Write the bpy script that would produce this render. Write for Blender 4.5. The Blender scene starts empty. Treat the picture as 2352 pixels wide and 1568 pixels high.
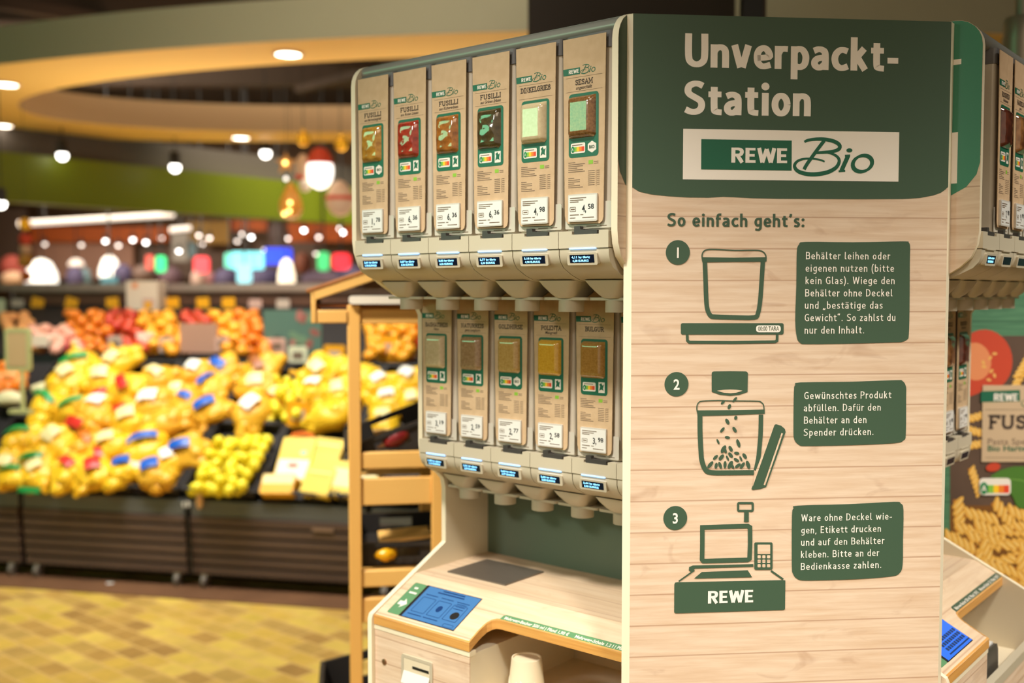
import bpy, math, random
from mathutils import Vector, Matrix, noise
from math import radians as R, sin, cos, pi, tan, atan2
random.seed(7)
sc = bpy.context.scene
col = sc.collection

# ------------------------------------------------------------------ camera
F, CX, CY, CAMH = 2370.0, 1176.0, 784.0, 1.5
PITCH = math.atan(116 / F)
cd = bpy.data.cameras.new('camera')
cam = bpy.data.objects.new('camera', cd)
col.objects.link(cam)
cam.location = (0, 0, CAMH)
cam.rotation_euler = (pi / 2 - PITCH, 0, 0)
cd.sensor_width = 36
cd.lens = F / 2352 * 36
cd.clip_start = 0.05
cd.dof.use_dof = True
cd.dof.focus_distance = 1.76
cd.dof.aperture_fstop = 2.15
sc.camera = cam

# ------------------------------------------------------------------ world, exposure, lamps and added fills
sc.view_settings.view_transform = 'Standard'
sc.view_settings.look = 'None'
sc.view_settings.exposure = 0.0
sc.view_settings.gamma = 1.0
sc.view_settings.use_curve_mapping = False
w = bpy.data.worlds.new('world'); sc.world = w
w.use_nodes = True
w.node_tree.nodes['Background'].inputs[0].default_value = (1.0, 0.80, 0.58, 1)
w.node_tree.nodes['Background'].inputs[1].default_value = 0.40

WARM = (1.0, 0.88, 0.70)
def spot(name, loc, aim, power, ang=60, blend=1.0, size=.16, colr=WARM):
    l = bpy.data.lights.new(name, 'SPOT'); l.energy = power; l.color = colr
    l.spot_size = R(ang); l.spot_blend = blend; l.shadow_soft_size = size
    o = bpy.data.objects.new(name, l); col.objects.link(o)
    o.location = loc
    o.rotation_euler = (Vector(aim) - Vector(loc)).to_track_quat('-Z', 'Y').to_euler()
    return o
def area(name, loc, aim, power, sx, sy, colr=WARM, spread=180):
    l = bpy.data.lights.new(name, 'AREA'); l.spread = R(spread); l.shape = 'RECTANGLE'; l.energy = power; l.color = colr
    l.size = sx; l.size_y = sy
    o = bpy.data.objects.new(name, l); col.objects.link(o)
    o.location = loc
    o.rotation_euler = (Vector(aim) - Vector(loc)).to_track_quat('-Z', 'Y').to_euler()
    return o
NEUT = (1.0, 0.95, 0.87)
AMB = (1.0, 0.80, 0.58)
spot('counter_spot', (-.95, .72, 3.4), (0.05, 2.05, .15), 465, 44, colr=NEUT)
spot('panel_spot', (.60, -.25, 3.5), (.50, 1.72, -.1), 385, 45, colr=NEUT)
spot('side_spot', (2.6, .7, 3.5), (1.3, 2.1, .90), 420, 46, colr=NEUT)
spot('rack_spot', (-1.55, 1.5, 3.7), (-.45, 3.05, 1.0), 740, 24, colr=NEUT)
area('shop_fill', (-.4, -2.2, 3.3), (.2, 2.0, 1.3), 22, 2.5, 1.0, AMB)
spot('poster_spot', (2.1, 1.3, 3.5), (1.45, 2.72, 1.15), 220, 30, colr=NEUT)
area('left_fill', (-2.8, .3, 2.6), (-.1, 2.0, .8), 2.5, .6, .3, NEUT, 50)
area('produce_light', (-1.7, 4.5, 3.5), (-1.7, 5.6, .8), 35, 3.2, .4, NEUT, 95)
area('fruit_light', (-1.6, 6.0, 3.0), (-1.6, 6.8, 1.2), 24, 3.0, .3, NEUT, 90)
area('aisle_light', (-1.6, 3.9, 3.9), (-1.6, 4.6, 0), 37, 2.4, .5, NEUT, 90)
area('far_light', (-3.5, 12.5, 3.7), (-3.5, 13.0, 0), 230, 6, 2, WARM, 120)
area('green_band_fill', (-6.8, 9.6, 3.3), (-3.2, 12.2, 2.5), 190, 1.5, .5, WARM, 130)  # unseen fill, added to brighten the green wall band
area('ring_front_fill', (-.8, 3.2, 3.6), (-.8, 7.0, 3.2), 14, 3.0, .3, WARM, 70)  # extra front fill put in to lift the oval ring's near fascia
area('right_ceiling_fill', (3.0, 5.0, 2.6), (3.0, 5.2, 4.2), 7, 2.5, 1.5, AMB)  # added upward fill for the dark ceiling on the right, no real fitting
area('bounce_upfill', (-1.2, 8.3, 1.75), (-1.2, 8.4, 4), 60, 5.0, 1.2, AMB)  # stands for floor bounce: upward fill added under the oval ring

# ------------------------------------------------------------------ geometry helpers
def ray(px, py):
    a = (px - CX) / F; b = (CY - py) / F
    return Vector((a, cos(PITCH) + b * sin(PITCH), -sin(PITCH) + b * cos(PITCH)))
CAM = Vector((0, 0, CAMH))
def U(px, py, Y):
    r = ray(px, py); return CAM + r * (Y / r.y)
def UZ(px, py, Z):
    r = ray(px, py); return CAM + r * ((Z - CAMH) / r.z)
def UP(px, py, P, n):
    r = ray(px, py); return CAM + r * ((P - CAM).dot(n) / r.dot(n))

def S(r, g, b):
    f = lambda c: (c / 255 / 12.92) if c / 255 <= .04045 else ((c / 255 + .055) / 1.055) ** 2.4
    return (f(r), f(g), f(b), 1)

class Fr:
    def __init__(s, o, u, v):
        s.o = Vector(o); s.u = Vector(u).normalized(); s.v = Vector(v).normalized(); s.n = s.u.cross(s.v)
    def __call__(s, a, b, c=0): return s.o + s.u * a + s.v * b + s.n * c
    def sh(s, a, b, c=0): return Fr(s(a, b, c), s.u, s.v)

_gc = {}
def glyph_mesh(txt, bold, shear):
    k = (txt, bold, shear)
    if k not in _gc:
        cu = bpy.data.curves.new('lettering', 'FONT'); cu.body = txt; cu.size = 1; cu.offset = bold; cu.shear = shear
        cu.resolution_u = 3
        ob = bpy.data.objects.new('lettering', cu)
        me = ob.to_mesh()
        vs = [(v.co.x, v.co.y) for v in me.vertices]; fs = [tuple(p.vertices) for p in me.polygons]
        ob.to_mesh_clear(); bpy.data.objects.remove(ob); bpy.data.curves.remove(cu)
        _gc[k] = (vs, fs)
    return _gc[k]

# slab-serif capitals: width, strokes, serif feet
SLAB = {
 'A': (.86, [[(.12, 0), (.43, 1), (.74, 0)], [(.24, .33), (.62, .33)]], [(.12, 0), (.74, 0)]),
 'B': (.78, [[(.17, 0), (.17, 1), (.48, 1), (.62, .88), (.62, .64), (.48, .53), (.17, .53)], [(.48, .53), (.66, .4), (.66, .13), (.5, 0), (.17, 0)]], [(.12, 0), (.12, 1)]),
 'D': (.84, [[(.17, 0), (.17, 1), (.46, 1), (.66, .82), (.7, .5), (.66, .18), (.46, 0), (.17, 0)]], [(.12, 0), (.12, 1)]),
 'E': (.74, [[(.62, .78), (.62, 1), (.17, 1), (.17, 0), (.64, 0), (.64, .24)], [(.17, .52), (.5, .52)]], [(.12, 0), (.12, 1)]),
 'F': (.72, [[(.62, .76), (.62, 1), (.17, 1), (.17, 0)], [(.17, .5), (.5, .5)]], [(.17, 0), (.12, 1)]),
 'G': (.84, [[(.68, .74), (.6, .94), (.4, 1), (.2, .86), (.13, .5), (.2, .14), (.4, 0), (.62, .06), (.68, .2), (.68, .45), (.42, .45)]], []),
 'H': (.9, [[(.18, 0), (.18, 1)], [(.7, 0), (.7, 1)], [(.18, .5), (.7, .5)]], [(.18, 0), (.18, 1), (.7, 0), (.7, 1)]),
 'I': (.4, [[(.2, 0), (.2, 1)]], [(.2, 0), (.2, 1)]),
 'K': (.84, [[(.18, 0), (.18, 1)], [(.66, 1), (.2, .45)], [(.36, .6), (.7, 0)]], [(.18, 0), (.18, 1), (.66, 1), (.7, 0)]),
 'L': (.7, [[(.18, 1), (.18, 0), (.62, 0), (.62, .28)]], [(.18, 1), (.13, 0)]),
 'M': (1.0, [[(.16, 0), (.18, 1), (.5, .3), (.82, 1), (.84, 0)]], [(.16, 0), (.84, 0), (.12, 1), (.88, 1)]),
 'N': (.9, [[(.18, 0), (.18, 1), (.7, 0), (.7, 1)]], [(.18, 0), (.14, 1), (.7, 1)]),
 'O': (.84, [[(.42, 1), (.2, .88), (.13, .5), (.2, .12), (.42, 0), (.64, .12), (.71, .5), (.64, .88), (.42, 1)]], []),
 'P': (.74, [[(.17, 0), (.17, 1), (.48, 1), (.63, .86), (.63, .6), (.48, .46), (.17, .46)]], [(.17, 0), (.12, 1)]),
 'R': (.82, [[(.17, 0), (.17, 1), (.48, 1), (.63, .86), (.63, .62), (.48, .5), (.17, .5)], [(.42, .5), (.7, 0)]], [(.17, 0), (.12, 1), (.72, 0)]),
 'S': (.74, [[(.6, .72), (.58, .93), (.36, 1), (.16, .9), (.15, .66), (.36, .53), (.56, .42), (.6, .18), (.4, 0), (.18, .05), (.13, .28)]], []),
 'T': (.78, [[(.39, 0), (.39, 1)], [(.1, .76), (.1, 1), (.68, 1), (.68, .76)]], [(.39, 0)]),
 'U': (.88, [[(.18, 1), (.18, .28), (.28, .04), (.44, 0), (.6, .04), (.7, .28), (.7, 1)]], [(.18, 1), (.7, 1)]),
 'ß': (.78, [[(.16, 0), (.16, .75), (.26, .95), (.42, 1), (.58, .9), (.58, .7), (.4, .55), (.6, .4), (.64, .14), (.5, 0), (.34, .02)]], [(.14, 0)]),
 ' ': (.4, [], []),
}

# upright sans drawn as pen strokes: width, centre lines; lower case x-height .69 of the capital
def _n(x, h=.69): return [[(x, 0), (x, h)], [(x, .46), (x + .07, .57), (x + .18, .61), (x + .29, .56), (x + .33, .42), (x + .33, 0)]]
_a = [[(.06, .565), (.19, .615), (.32, .59), (.395, .47), (.395, .0)], [(.395, .375), (.2, .345), (.095, .26), (.095, .14), (.19, .07), (.3, .095), (.395, .2)]]
_u = [[(.1, .69), (.1, .22), (.15, .1), (.25, .07), (.35, .12), (.43, .22)], [(.43, .69), (.43, 0)]]
_o = [[(.275 + .18 * cos(t * pi / 8), .34 + .27 * sin(t * pi / 8)) for t in range(17)]]
PEN = {
 'U': (.66, [[(.1, 1), (.1, .36), (.16, .16), (.33, .085), (.5, .16), (.56, .36), (.56, 1)]]), 'n': (.53, _n(.1)), 'h': (.53, _n(.1, 1.0)),
 'v': (.58, [[(.09, .69), (.265, .02)], [(.49, .69), (.315, .02)]]), 'e': (.53, [[(.1, .315), (.43, .355), (.42, .5), (.34, .595), (.25, .61), (.15, .545), (.095, .4), (.11, .2), (.2, .09), (.31, .07), (.48, .12)]]),
 'r': (.38, [[(.1, 0), (.1, .69)], [(.1, .44), (.17, .57), (.26, .605), (.38, .6)]]),
 'p': (.56, [[(.12, -.3), (.12, .69)], [(.12, .53), (.24, .61), (.37, .57), (.455, .4), (.43, .18), (.33, .08), (.22, .075), (.12, .12)]]),
 'a': (.51, _a), 'ä': (.51, _a), 'u': (.54, _u), 'ü': (.54, _u), 'o': (.55, _o),
 'c': (.49, [[(.47, .57), (.36, .61), (.25, .6), (.14, .5), (.095, .34), (.14, .16), (.25, .075), (.36, .075), (.48, .125)]]),
 'k': (.51, [[(.1, 0), (.1, 1)], [(.13, .33), (.4, .67)], [(.2, .40), (.43, .02)]]), 't': (.42, [[(.19, .84), (.19, .22), (.24, .1), (.41, .075)], [(.02, .615), (.40, .615)]]),
 '-': (.36, [[(.02, .32), (.34, .32)]]), 'S': (.62, [[(.55, .86), (.43, .92), (.28, .92), (.15, .84), (.12, .7), (.18, .6), (.33, .51), (.47, .42), (.52, .29), (.47, .15), (.34, .08), (.2, .085), (.05, .15)]]),
 'i': (.24, [[(.12, 0), (.12, .69)]]), 'l': (.30, [[(.11, 1), (.11, .2), (.15, .09), (.28, .075)]]),
 'f': (.38, [[(.14, 0), (.14, .72), (.19, .88), (.28, .925), (.39, .91)], [(.01, .61), (.36, .61)]]),
 'g': (.55, [[(.44, .69), (.44, -.02), (.37, -.18), (.25, -.225), (.08, -.18)], [(.44, .56), (.3, .61), (.16, .55), (.1, .36), (.15, .17), (.27, .1), (.44, .2)]]),
 'b': (.55, [[(.1, 1), (.1, .02)], [(.1, .5), (.22, .61), (.36, .57), (.45, .4), (.43, .18), (.32, .075), (.2, .07), (.1, .1)]]),
 'd': (.55, [[(.44, 1), (.44, 0)], [(.44, .57), (.3, .61), (.16, .55), (.1, .36), (.14, .15), (.26, .07), (.36, .1), (.44, .2)]]),
 's': (.44, [[(.39, .57), (.28, .61), (.16, .595), (.1, .48), (.17, .385), (.3, .31), (.36, .2), (.3, .09), (.19, .07), (.05, .115)]]),
 'w': (.80, [[(.08, .69), (.22, .03)], [(.22, .03), (.40, .62)], [(.40, .62), (.58, .03)], [(.58, .03), (.72, .69)]]), 'z': (.46, [[(.06, .62), (.4, .62)], [(.39, .62), (.07, .07)], [(.06, .07), (.42, .07)]]),
 'B': (.60, [[(.1, 0), (.1, 1)], [(.1, .92), (.34, .92), (.46, .84), (.46, .61), (.34, .52), (.1, .52)], [(.34, .52), (.5, .43), (.51, .18), (.38, .08), (.1, .08)]]),
 'G': (.66, [[(.57, .84), (.44, .92), (.28, .9), (.14, .75), (.1, .5), (.14, .24), (.28, .09), (.44, .075), (.56, .13)], [(.56, .08), (.56, .47)], [(.38, .46), (.6, .46)]]),
 'D': (.66, [[(.1, 0), (.1, 1)], [(.1, .92), (.3, .92), (.48, .8), (.56, .5), (.48, .2), (.3, .08), (.1, .08)]]),
 'P': (.58, [[(.1, 0), (.1, 1)], [(.1, .92), (.34, .92), (.48, .82), (.49, .62), (.38, .48), (.1, .45)]]), 'I': (.24, [[(.12, 0), (.12, 1)]]),
 'R': (.64, [[(.1, 0), (.1, 1)], [(.1, .91), (.36, .91), (.5, .82), (.51, .66), (.42, .53), (.1, .5)], [(.3, .5), (.54, .01)]]),
 'E': (.54, [[(.1, 0), (.1, 1)], [(.1, .91), (.5, .91)], [(.1, .09), (.51, .09)], [(.1, .5), (.46, .5)]]),
 'W': (.92, [[(.08, 1), (.25, .03)], [(.25, .03), (.46, .93)], [(.46, .93), (.67, .03)], [(.67, .03), (.84, 1)]]),
 '(': (.30, [[(.25, 1.05), (.13, .75), (.09, .4), (.13, .05), (.25, -.25)]]), ')': (.30, [[(.05, 1.05), (.17, .75), (.21, .4), (.17, .05), (.05, -.25)]]),
 '.': (.24, []), ':': (.24, []), ',': (.24, [[(.13, .1), (.11, -.06), (.05, -.14)]]), '’': (.22, [[(.12, 1.0), (.11, .86), (.05, .76)]]),
 '„': (.40, [[(.13, .1), (.11, -.06), (.05, -.14)], [(.30, .1), (.28, -.06), (.22, -.14)]]), '“': (.40, [[(.15, 1.02), (.08, .92), (.07, .8)], [(.32, 1.02), (.25, .92), (.24, .8)]]), ' ': (.27, []),
}
DOTS = {'i': [(.12, .88)], 'ä': [(.14, .85), (.36, .85)], 'ü': [(.17, .85), (.38, .85)], '.': [(.12, .085)], ':': [(.12, .1), (.12, .56)]}

class MB:
    def __init__(s): s.V = []; s.Fc = []; s.M = []; s.mats = []
    def mi(s, m):
        if m not in s.mats: s.mats.append(m)
        return s.mats.index(m)
    def add(s, vs, fs, m):
        k = len(s.V); i = s.mi(m)
        s.V += [tuple(v) for v in vs]
        for f in fs: s.Fc.append(tuple(k + a for a in f)); s.M.append(i)
    def box(s, x0, x1, y0, y1, z0, z1, m, T=None):
        vs = [Vector((x, y, z)) for z in (z0, z1) for y in (y0, y1) for x in (x0, x1)]
        if T: vs = [T @ v for v in vs]
        s.add(vs, [(0, 2, 3, 1), (4, 5, 7, 6), (0, 1, 5, 4), (2, 6, 7, 3), (0, 4, 6, 2), (1, 3, 7, 5)], m)
    def ext(s, pts, fr, d0, d1, m, side=None, back=True):
        n = len(pts); side = side or m
        a = [fr(p[0], p[1], d1) for p in pts]; b = [fr(p[0], p[1], d0) for p in pts]
        s.add(a, [tuple(range(n))], m)
        if back: s.add(b, [tuple(reversed(range(n)))], m)
        s.add(a + b, [(i, n + i, n + (i + 1) % n, (i + 1) % n) for i in range(n)], side)
    def dec(s, pts, fr, c, m):
        s.add([fr(p[0], p[1], c) for p in pts], [tuple(range(len(pts)))], m)
    def stroke(s, pts, wd, fr, c, m, closed=False):
        n = len(pts); P = [Vector((p[0], p[1])) for p in pts]
        W = wd if isinstance(wd, (list, tuple)) else [wd] * n
        L = []; Rr = []
        for i in range(n):
            a = P[i - 1] if (i > 0 or closed) else P[i]
            b = P[(i + 1) % n] if (i < n - 1 or closed) else P[i]
            d1 = (P[i] - a); d2 = (b - P[i])
            if d1.length < 1e-9: d1 = d2
            if d2.length < 1e-9: d2 = d1
            d1 = d1.normalized(); d2 = d2.normalized(); t = (d1 + d2)
            t = t.normalized() if t.length > 1e-6 else d1
            nn = Vector((-t.y, t.x)); k = max(.5, abs(nn.dot(Vector((-d1.y, d1.x)))))
            L.append(P[i] + nn * W[i] / 2 / k); Rr.append(P[i] - nn * W[i] / 2 / k)
        vs = [fr(p.x, p.y, c) for p in L] + [fr(p.x, p.y, c) for p in Rr]
        m2 = n if closed else n - 1
        s.add(vs, [(i, n + i, n + (i + 1) % n, (i + 1) % n) for i in range(m2)], m)
    def text(s, txt, fr, x, y, c, m, cap, width=None, bold=0.0, shear=0.0, center=False):
        vs, fs = glyph_mesh(txt, bold, shear)
        if not vs: return
        x0 = min(v[0] for v in vs); x1 = max(v[0] for v in vs)
        ky = cap / .729
        kx = width / (x1 - x0) if width else ky * .9
        ox = x - (kx * (x1 - x0) / 2 if center else 0)
        s.add([fr(ox + (v[0] - x0) * kx, y + v[1] * ky, c) for v in vs], fs, m)
    def pen(s, txt, fr, x, y, c, m, cap, width, sw=.2, gap=.07, slope=0.0):
        # lettering in pen strokes, fitted to the given width
        tot = sum(PEN[ch][0] for ch in txt) + gap * (len(txt) - 1); kx = width / tot
        q = lambda a, b: (x + a * kx, y + b * cap)
        at = 0
        for ch in txt:
            wd, st = PEN[ch]
            for j_, pl in enumerate(st):
                P = smooth_pts(pl, 4) if len(pl) > 3 else pl
                P = [q(at + a, b) for a, b in P]; n = len(P); W_ = []
                for i in range(n):
                    d = Vector(P[min(i + 1, n - 1)]) - Vector(P[max(i - 1, 0)]); t = abs(d.y) / max(1e-9, d.length)
                    W_.append(sw * (kx * t + cap * .86 * (1 - t)))
                s.stroke(P, W_, fr, c + j_ * 4e-5, m)
            r_ = sw * (.62 if ch != 'i' else .6)
            for (a, b) in DOTS.get(ch, []):
                e = q(at + a, b); s.dec(ell(e[0], e[1], r_ * kx, r_ * cap, 0, 14), fr, c, m)
            at += wd + gap
    def slab(s, txt, fr, x, y, c, m, cap, width, center=False, wt=.2):
        tot = sum(SLAB[ch][0] for ch in txt); kx = width / tot
        if center: x -= width / 2
        for ch in txt:
            wd, st, se = SLAB[ch]
            pw = wt * (cap + kx) / 2
            for pl in st: s.stroke([(x + p[0] * kx, y + .09 * cap + p[1] * .82 * cap) for p in pl], pw, fr, c, m)
            for (a, b) in se:
                yy = y + .07 * cap + b * .86 * cap; h = .14 * cap / 2; l = min(.2 * kx, .16 * cap)
                s.dec([(x + a * kx - l, yy - h), (x + a * kx + l, yy - h), (x + a * kx + l, yy + h), (x + a * kx - l, yy + h)], fr, c + .00003, m)
            x += wd * kx
    def lathe(s, prof, ctr, m, n=24, T=None, caps=True):
        c = Vector(ctr); vs = []
        for (r, z) in prof:
            for k in range(n):
                a = 2 * pi * k / n
                v = Vector((r * cos(a), r * sin(a), z))
                vs.append((T @ v if T else v) + c)
        fs = []
        for j in range(len(prof) - 1):
            for k in range(n):
                fs.append((j * n + k, j * n + (k + 1) % n, (j + 1) * n + (k + 1) % n, (j + 1) * n + k))
        if caps: fs.append(tuple(reversed(range(n)))); fs.append(tuple((len(prof) - 1) * n + k for k in range(n)))
        s.add(vs, fs, m)
    def tube(s, pts, r, m, n=8):
        P = [Vector(p) for p in pts]; vs = []; k = len(P)
        for i in range(k):
            d = (P[min(i + 1, k - 1)] - P[max(i - 1, 0)]).normalized()
            a = d.orthogonal().normalized() if i == 0 else (a - d * a.dot(d)).normalized()
            b = d.cross(a)
            rr = r[i] if isinstance(r, (list, tuple)) else r
            for j in range(n):
                t = 2 * pi * j / n; vs.append(P[i] + a * cos(t) * rr + b * sin(t) * rr)
        fs = [(i * n + j, i * n + (j + 1) % n, (i + 1) * n + (j + 1) % n, (i + 1) * n + j) for i in range(k - 1) for j in range(n)]
        fs += [tuple(reversed(range(n))), tuple((k - 1) * n + j for j in range(n))]
        s.add(vs, fs, m)
    def ball(s, c, r, m, n=10, k=7, T=None, nz=0.0, seed=0):
        c = Vector(c); r = (r, r, r) if isinstance(r, (int, float)) else r
        def pt(th, ph):
            v = Vector((sin(th) * cos(ph), sin(th) * sin(ph), cos(th)))
            q = 1 + nz * noise.noise(v * 1.7 + Vector((seed, seed * .7, 0)))
            v = Vector((v.x * r[0] * q, v.y * r[1] * q, v.z * r[2] * q))
            return (T @ v if T else v) + c
        vs = [pt(0, 0)] + [pt(pi * i / k, 2 * pi * j / n) for i in range(1, k) for j in range(n)] + [pt(pi, 0)]
        fs = [(0, 1 + j, 1 + (j + 1) % n) for j in range(n)]
        for i in range(k - 2):
            for j in range(n):
                a = 1 + i * n + j; b = 1 + i * n + (j + 1) % n
                fs.append((a, a + n, b + n, b))
        e = len(vs) - 1; o = 1 + (k - 2) * n
        fs += [(o + j, e, o + (j + 1) % n) for j in range(n)]
        s.add(vs, fs, m)
    def mesh(s, name, smooth=35):
        me = bpy.data.meshes.new(name)
        me.from_pydata(s.V, [], s.Fc)
        for m in s.mats: me.materials.append(m)
        me.polygons.foreach_set('material_index', s.M)
        if smooth:
            me.polygons.foreach_set('use_smooth', [True] * len(me.polygons))
            me.set_sharp_from_angle(angle=R(smooth))
        me.update()
        return me
    def build(s, name, parent=None, bevel=0, smooth=35, loc=None, rz=None):
        return link(name, s.mesh(name, smooth), parent, bevel, loc, rz)

def link(name, me, parent=None, bevel=0, loc=None, rz=None):
    o = bpy.data.objects.new(name, me); col.objects.link(o)
    if parent: o.parent = parent
    if loc is not None: o.location = loc
    if rz is not None: o.rotation_euler = (0, 0, rz)
    if bevel:
        b = o.modifiers.new('bevel', 'BEVEL'); b.width = bevel; b.segments = 2; b.limit_method = 'ANGLE'; b.angle_limit = R(50)
    return o
def tag(o, label, cat, group=None):
    o['label'] = label; o['category'] = cat
    if group: o['group'] = group
    return o
def thing(name, label, cat, loc=(0, 0, 0), rz=0, group=None, rot=None):
    o = bpy.data.objects.new(name, None); col.objects.link(o); o.empty_display_size = .05
    o.location = loc; o.rotation_euler = rot if rot else (0, 0, rz)
    return tag(o, label, cat, group)
def struct(o):
    o['kind'] = 'structure'; return o

def rrect(x0, y0, x1, y1, r, k=5):
    out = []
    for (cx, cy, a0) in ((x1 - r, y0 + r, -90), (x1 - r, y1 - r, 0), (x0 + r, y1 - r, 90), (x0 + r, y0 + r, 180)):
        for i in range(k + 1):
            a = R(a0 + 90 * i / k); out.append((cx + r * cos(a), cy + r * sin(a)))
    return out
def ell(cx, cy, rx, ry, rot=0, n=20):
    c, s_ = cos(rot), sin(rot)
    return [(cx + rx * cos(t) * c - ry * sin(t) * s_, cy + rx * cos(t) * s_ + ry * sin(t) * c) for t in [2 * pi * i / n for i in range(n)]]
def smooth_pts(pts, k=4, closed=False):
    P = [Vector((p[0], p[1])) for p in pts]; n = len(P); out = []
    for i in range(n if closed else n - 1):
        p0 = P[i - 1] if (i > 0 or closed) else P[i]; p1 = P[i]; p2 = P[(i + 1) % n]
        p3 = P[(i + 2) % n] if (i + 2 < n or closed) else p2
        for j in range(k):
            t = j / k
            q = .5 * ((2 * p1) + (p2 - p0) * t + (2 * p0 - 5 * p1 + 4 * p2 - p3) * t * t + (3 * p1 - p0 - 3 * p2 + p3) * t ** 3)
            out.append((q.x, q.y))
    if not closed: out.append((P[-1].x, P[-1].y))
    return out

# ------------------------------------------------------------------ materials
def mat(name, c, rough=.5, metal=0, emit=0, ecol=None, spec=.5, coat=0, alpha=1, trans=0):
    m = bpy.data.materials.new(name); m.use_nodes = True
    b = m.node_tree.nodes['Principled BSDF']
    b.inputs['Base Color'].default_value = c
    b.inputs['Roughness'].default_value = rough
    b.inputs['Metallic'].default_value = metal
    b.inputs['Specular IOR Level'].default_value = spec
    b.inputs['Coat Weight'].default_value = coat
    b.inputs['Transmission Weight'].default_value = trans
    b.inputs['Alpha'].default_value = alpha
    if emit:
        b.inputs['Emission Color'].default_value = ecol or c
        b.inputs['Emission Strength'].default_value = emit
    return m
def nodes(m): return m.node_tree.nodes, m.node_tree.links, m.node_tree.nodes['Principled BSDF']
def ramp(N, stops):
    r = N.new('ShaderNodeValToRGB'); e = r.color_ramp.elements
    while len(e) < len(stops): e.new(.5)
    for i, (p, c) in enumerate(stops): e[i].position = p; e[i].color = c
    return r
def noisy(name, c1, c2, scale, rough=.5, stretch=(1, 1, 1), detail=4, **kw):
    m = mat(name, c1, rough, **kw); N, L, b = nodes(m)
    tc = N.new('ShaderNodeTexCoord'); mp = N.new('ShaderNodeMapping'); mp.inputs['Scale'].default_value = stretch
    nz = N.new('ShaderNodeTexNoise'); nz.inputs['Scale'].default_value = scale; nz.inputs['Detail'].default_value = detail
    r = ramp(N, [(.3, c1), (.7, c2)])
    L.new(tc.outputs['Object'], mp.inputs[0]); L.new(mp.outputs[0], nz.inputs['Vector'])
    L.new(nz.outputs[0], r.inputs[0]); L.new(r.outputs[0], b.inputs['Base Color'])
    return m
def planks(name, base, dark, line, pitch, axis='Z', phase=0., rough=.45):
    """whitewashed boards: thin joints every `pitch`, streaky grain and a few knots"""
    m = mat(name, base, rough); N, L, b = nodes(m)
    tc = N.new('ShaderNodeTexCoord'); sp = N.new('ShaderNodeSeparateXYZ'); L.new(tc.outputs['Object'], sp.inputs[0])
    def math_(op, a, bb=None, c=None):
        n = N.new('ShaderNodeMath'); n.operation = op
        for i, v in enumerate((a, bb, c)):
            if v is None: continue
            if isinstance(v, (int, float)): n.inputs[i].default_value = v
            else: L.new(v, n.inputs[i])
        return n.outputs[0]
    z = sp.outputs[axis]
    q = math_('DIVIDE', math_('ADD', z, phase), pitch)
    fr = math_('FRACT', q); fl = math_('FLOOR', q)
    d = math_('MINIMUM', fr, math_('SUBTRACT', 1.0, fr))
    ln = N.new('ShaderNodeMapRange'); ln.inputs[1].default_value = .0; ln.inputs[2].default_value = .035
    ln.inputs[3].default_value = 1; ln.inputs[4].default_value = 0; L.new(d, ln.inputs[0])
    mp = N.new('ShaderNodeMapping'); mp.inputs['Scale'].default_value = (4, 4, 70) if axis == 'Z' else (4, 70, 70)
    ad = N.new('ShaderNodeVectorMath'); ad.operation = 'ADD'
    cb = N.new('ShaderNodeCombineXYZ'); L.new(math_('MULTIPLY', fl, 3.7), cb.inputs[0])
    L.new(tc.outputs['Object'], ad.inputs[0]); L.new(cb.outputs[0], ad.inputs[1]); L.new(ad.outputs[0], mp.inputs[0])
    nz = N.new('ShaderNodeTexNoise'); nz.inputs['Scale'].default_value = 1.6; nz.inputs['Detail'].default_value = 6; nz.inputs['Roughness'].default_value = .6
    L.new(mp.outputs[0], nz.inputs['Vector'])
    r1 = ramp(N, [(.32, dark), (.62, base)]); L.new(nz.outputs[0], r1.inputs[0])
    n2 = N.new('ShaderNodeTexNoise'); n2.inputs['Scale'].default_value = 9; n2.inputs['Detail'].default_value = 3; n2.inputs['Distortion'].default_value = 1.2
    mp2 = N.new('ShaderNodeMapping'); mp2.inputs['Scale'].default_value = (1, 1, 2.2); L.new(ad.outputs[0], mp2.inputs[0]); L.new(mp2.outputs[0], n2.inputs['Vector'])
    kn = N.new('ShaderNodeMapRange'); kn.inputs[1].default_value = .62; kn.inputs[2].default_value = .8; kn.inputs[3].default_value = 0; kn.inputs[4].default_value = .55
    L.new(n2.outputs[0], kn.inputs[0])
    mx = N.new('ShaderNodeMix'); mx.data_type = 'RGBA'; L.new(kn.outputs[0], mx.inputs[0]); L.new(r1.outputs[0], mx.inputs[6]); mx.inputs[7].default_value = line
    m2 = N.new('ShaderNodeMix'); m2.data_type = 'RGBA'; L.new(math_('MULTIPLY', ln.outputs[0], .75), m2.inputs[0]); L.new(mx.outputs[2], m2.inputs[6]); m2.inputs[7].default_value = line
    L.new(m2.outputs[2], b.inputs['Base Color'])
    return m

PLANK = planks('whitewashed_planks', S(231, 207, 180), S(215, 184, 152), S(170, 128, 98), .0525, 'Z', .005)
CTOP = planks('counter_planks', S(226, 201, 170), S(214, 184, 150), S(186, 146, 116), .07, 'Y', .02)
EDGEW = mat('cream_edge', S(238, 226, 196), .45)
CREAM = mat('cream_plastic', S(196, 185, 160), .38)
CREAM2 = mat('cream_laminate', S(226, 212, 182), .5)
PGREEN = mat('printed_green', S(66, 91, 70), .42)
LGREEN = mat('logo_green', S(28, 100, 72), .42)
LETTER = mat('printed_cream', S(252, 244, 230), .45)
WHITE = mat('printed_white', S(236, 228, 214), .45)
DGREEN = mat('dark_green_board', S(94, 110, 92), .5)
RAIL = mat('grey_rail', S(150, 150, 140), .35, metal=.3)
LIDG = mat('grey_lid', S(96, 94, 92), .4)
BINB = noisy('smoky_bin', S(204, 194, 174), S(190, 178, 158), 6, .3)
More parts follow.
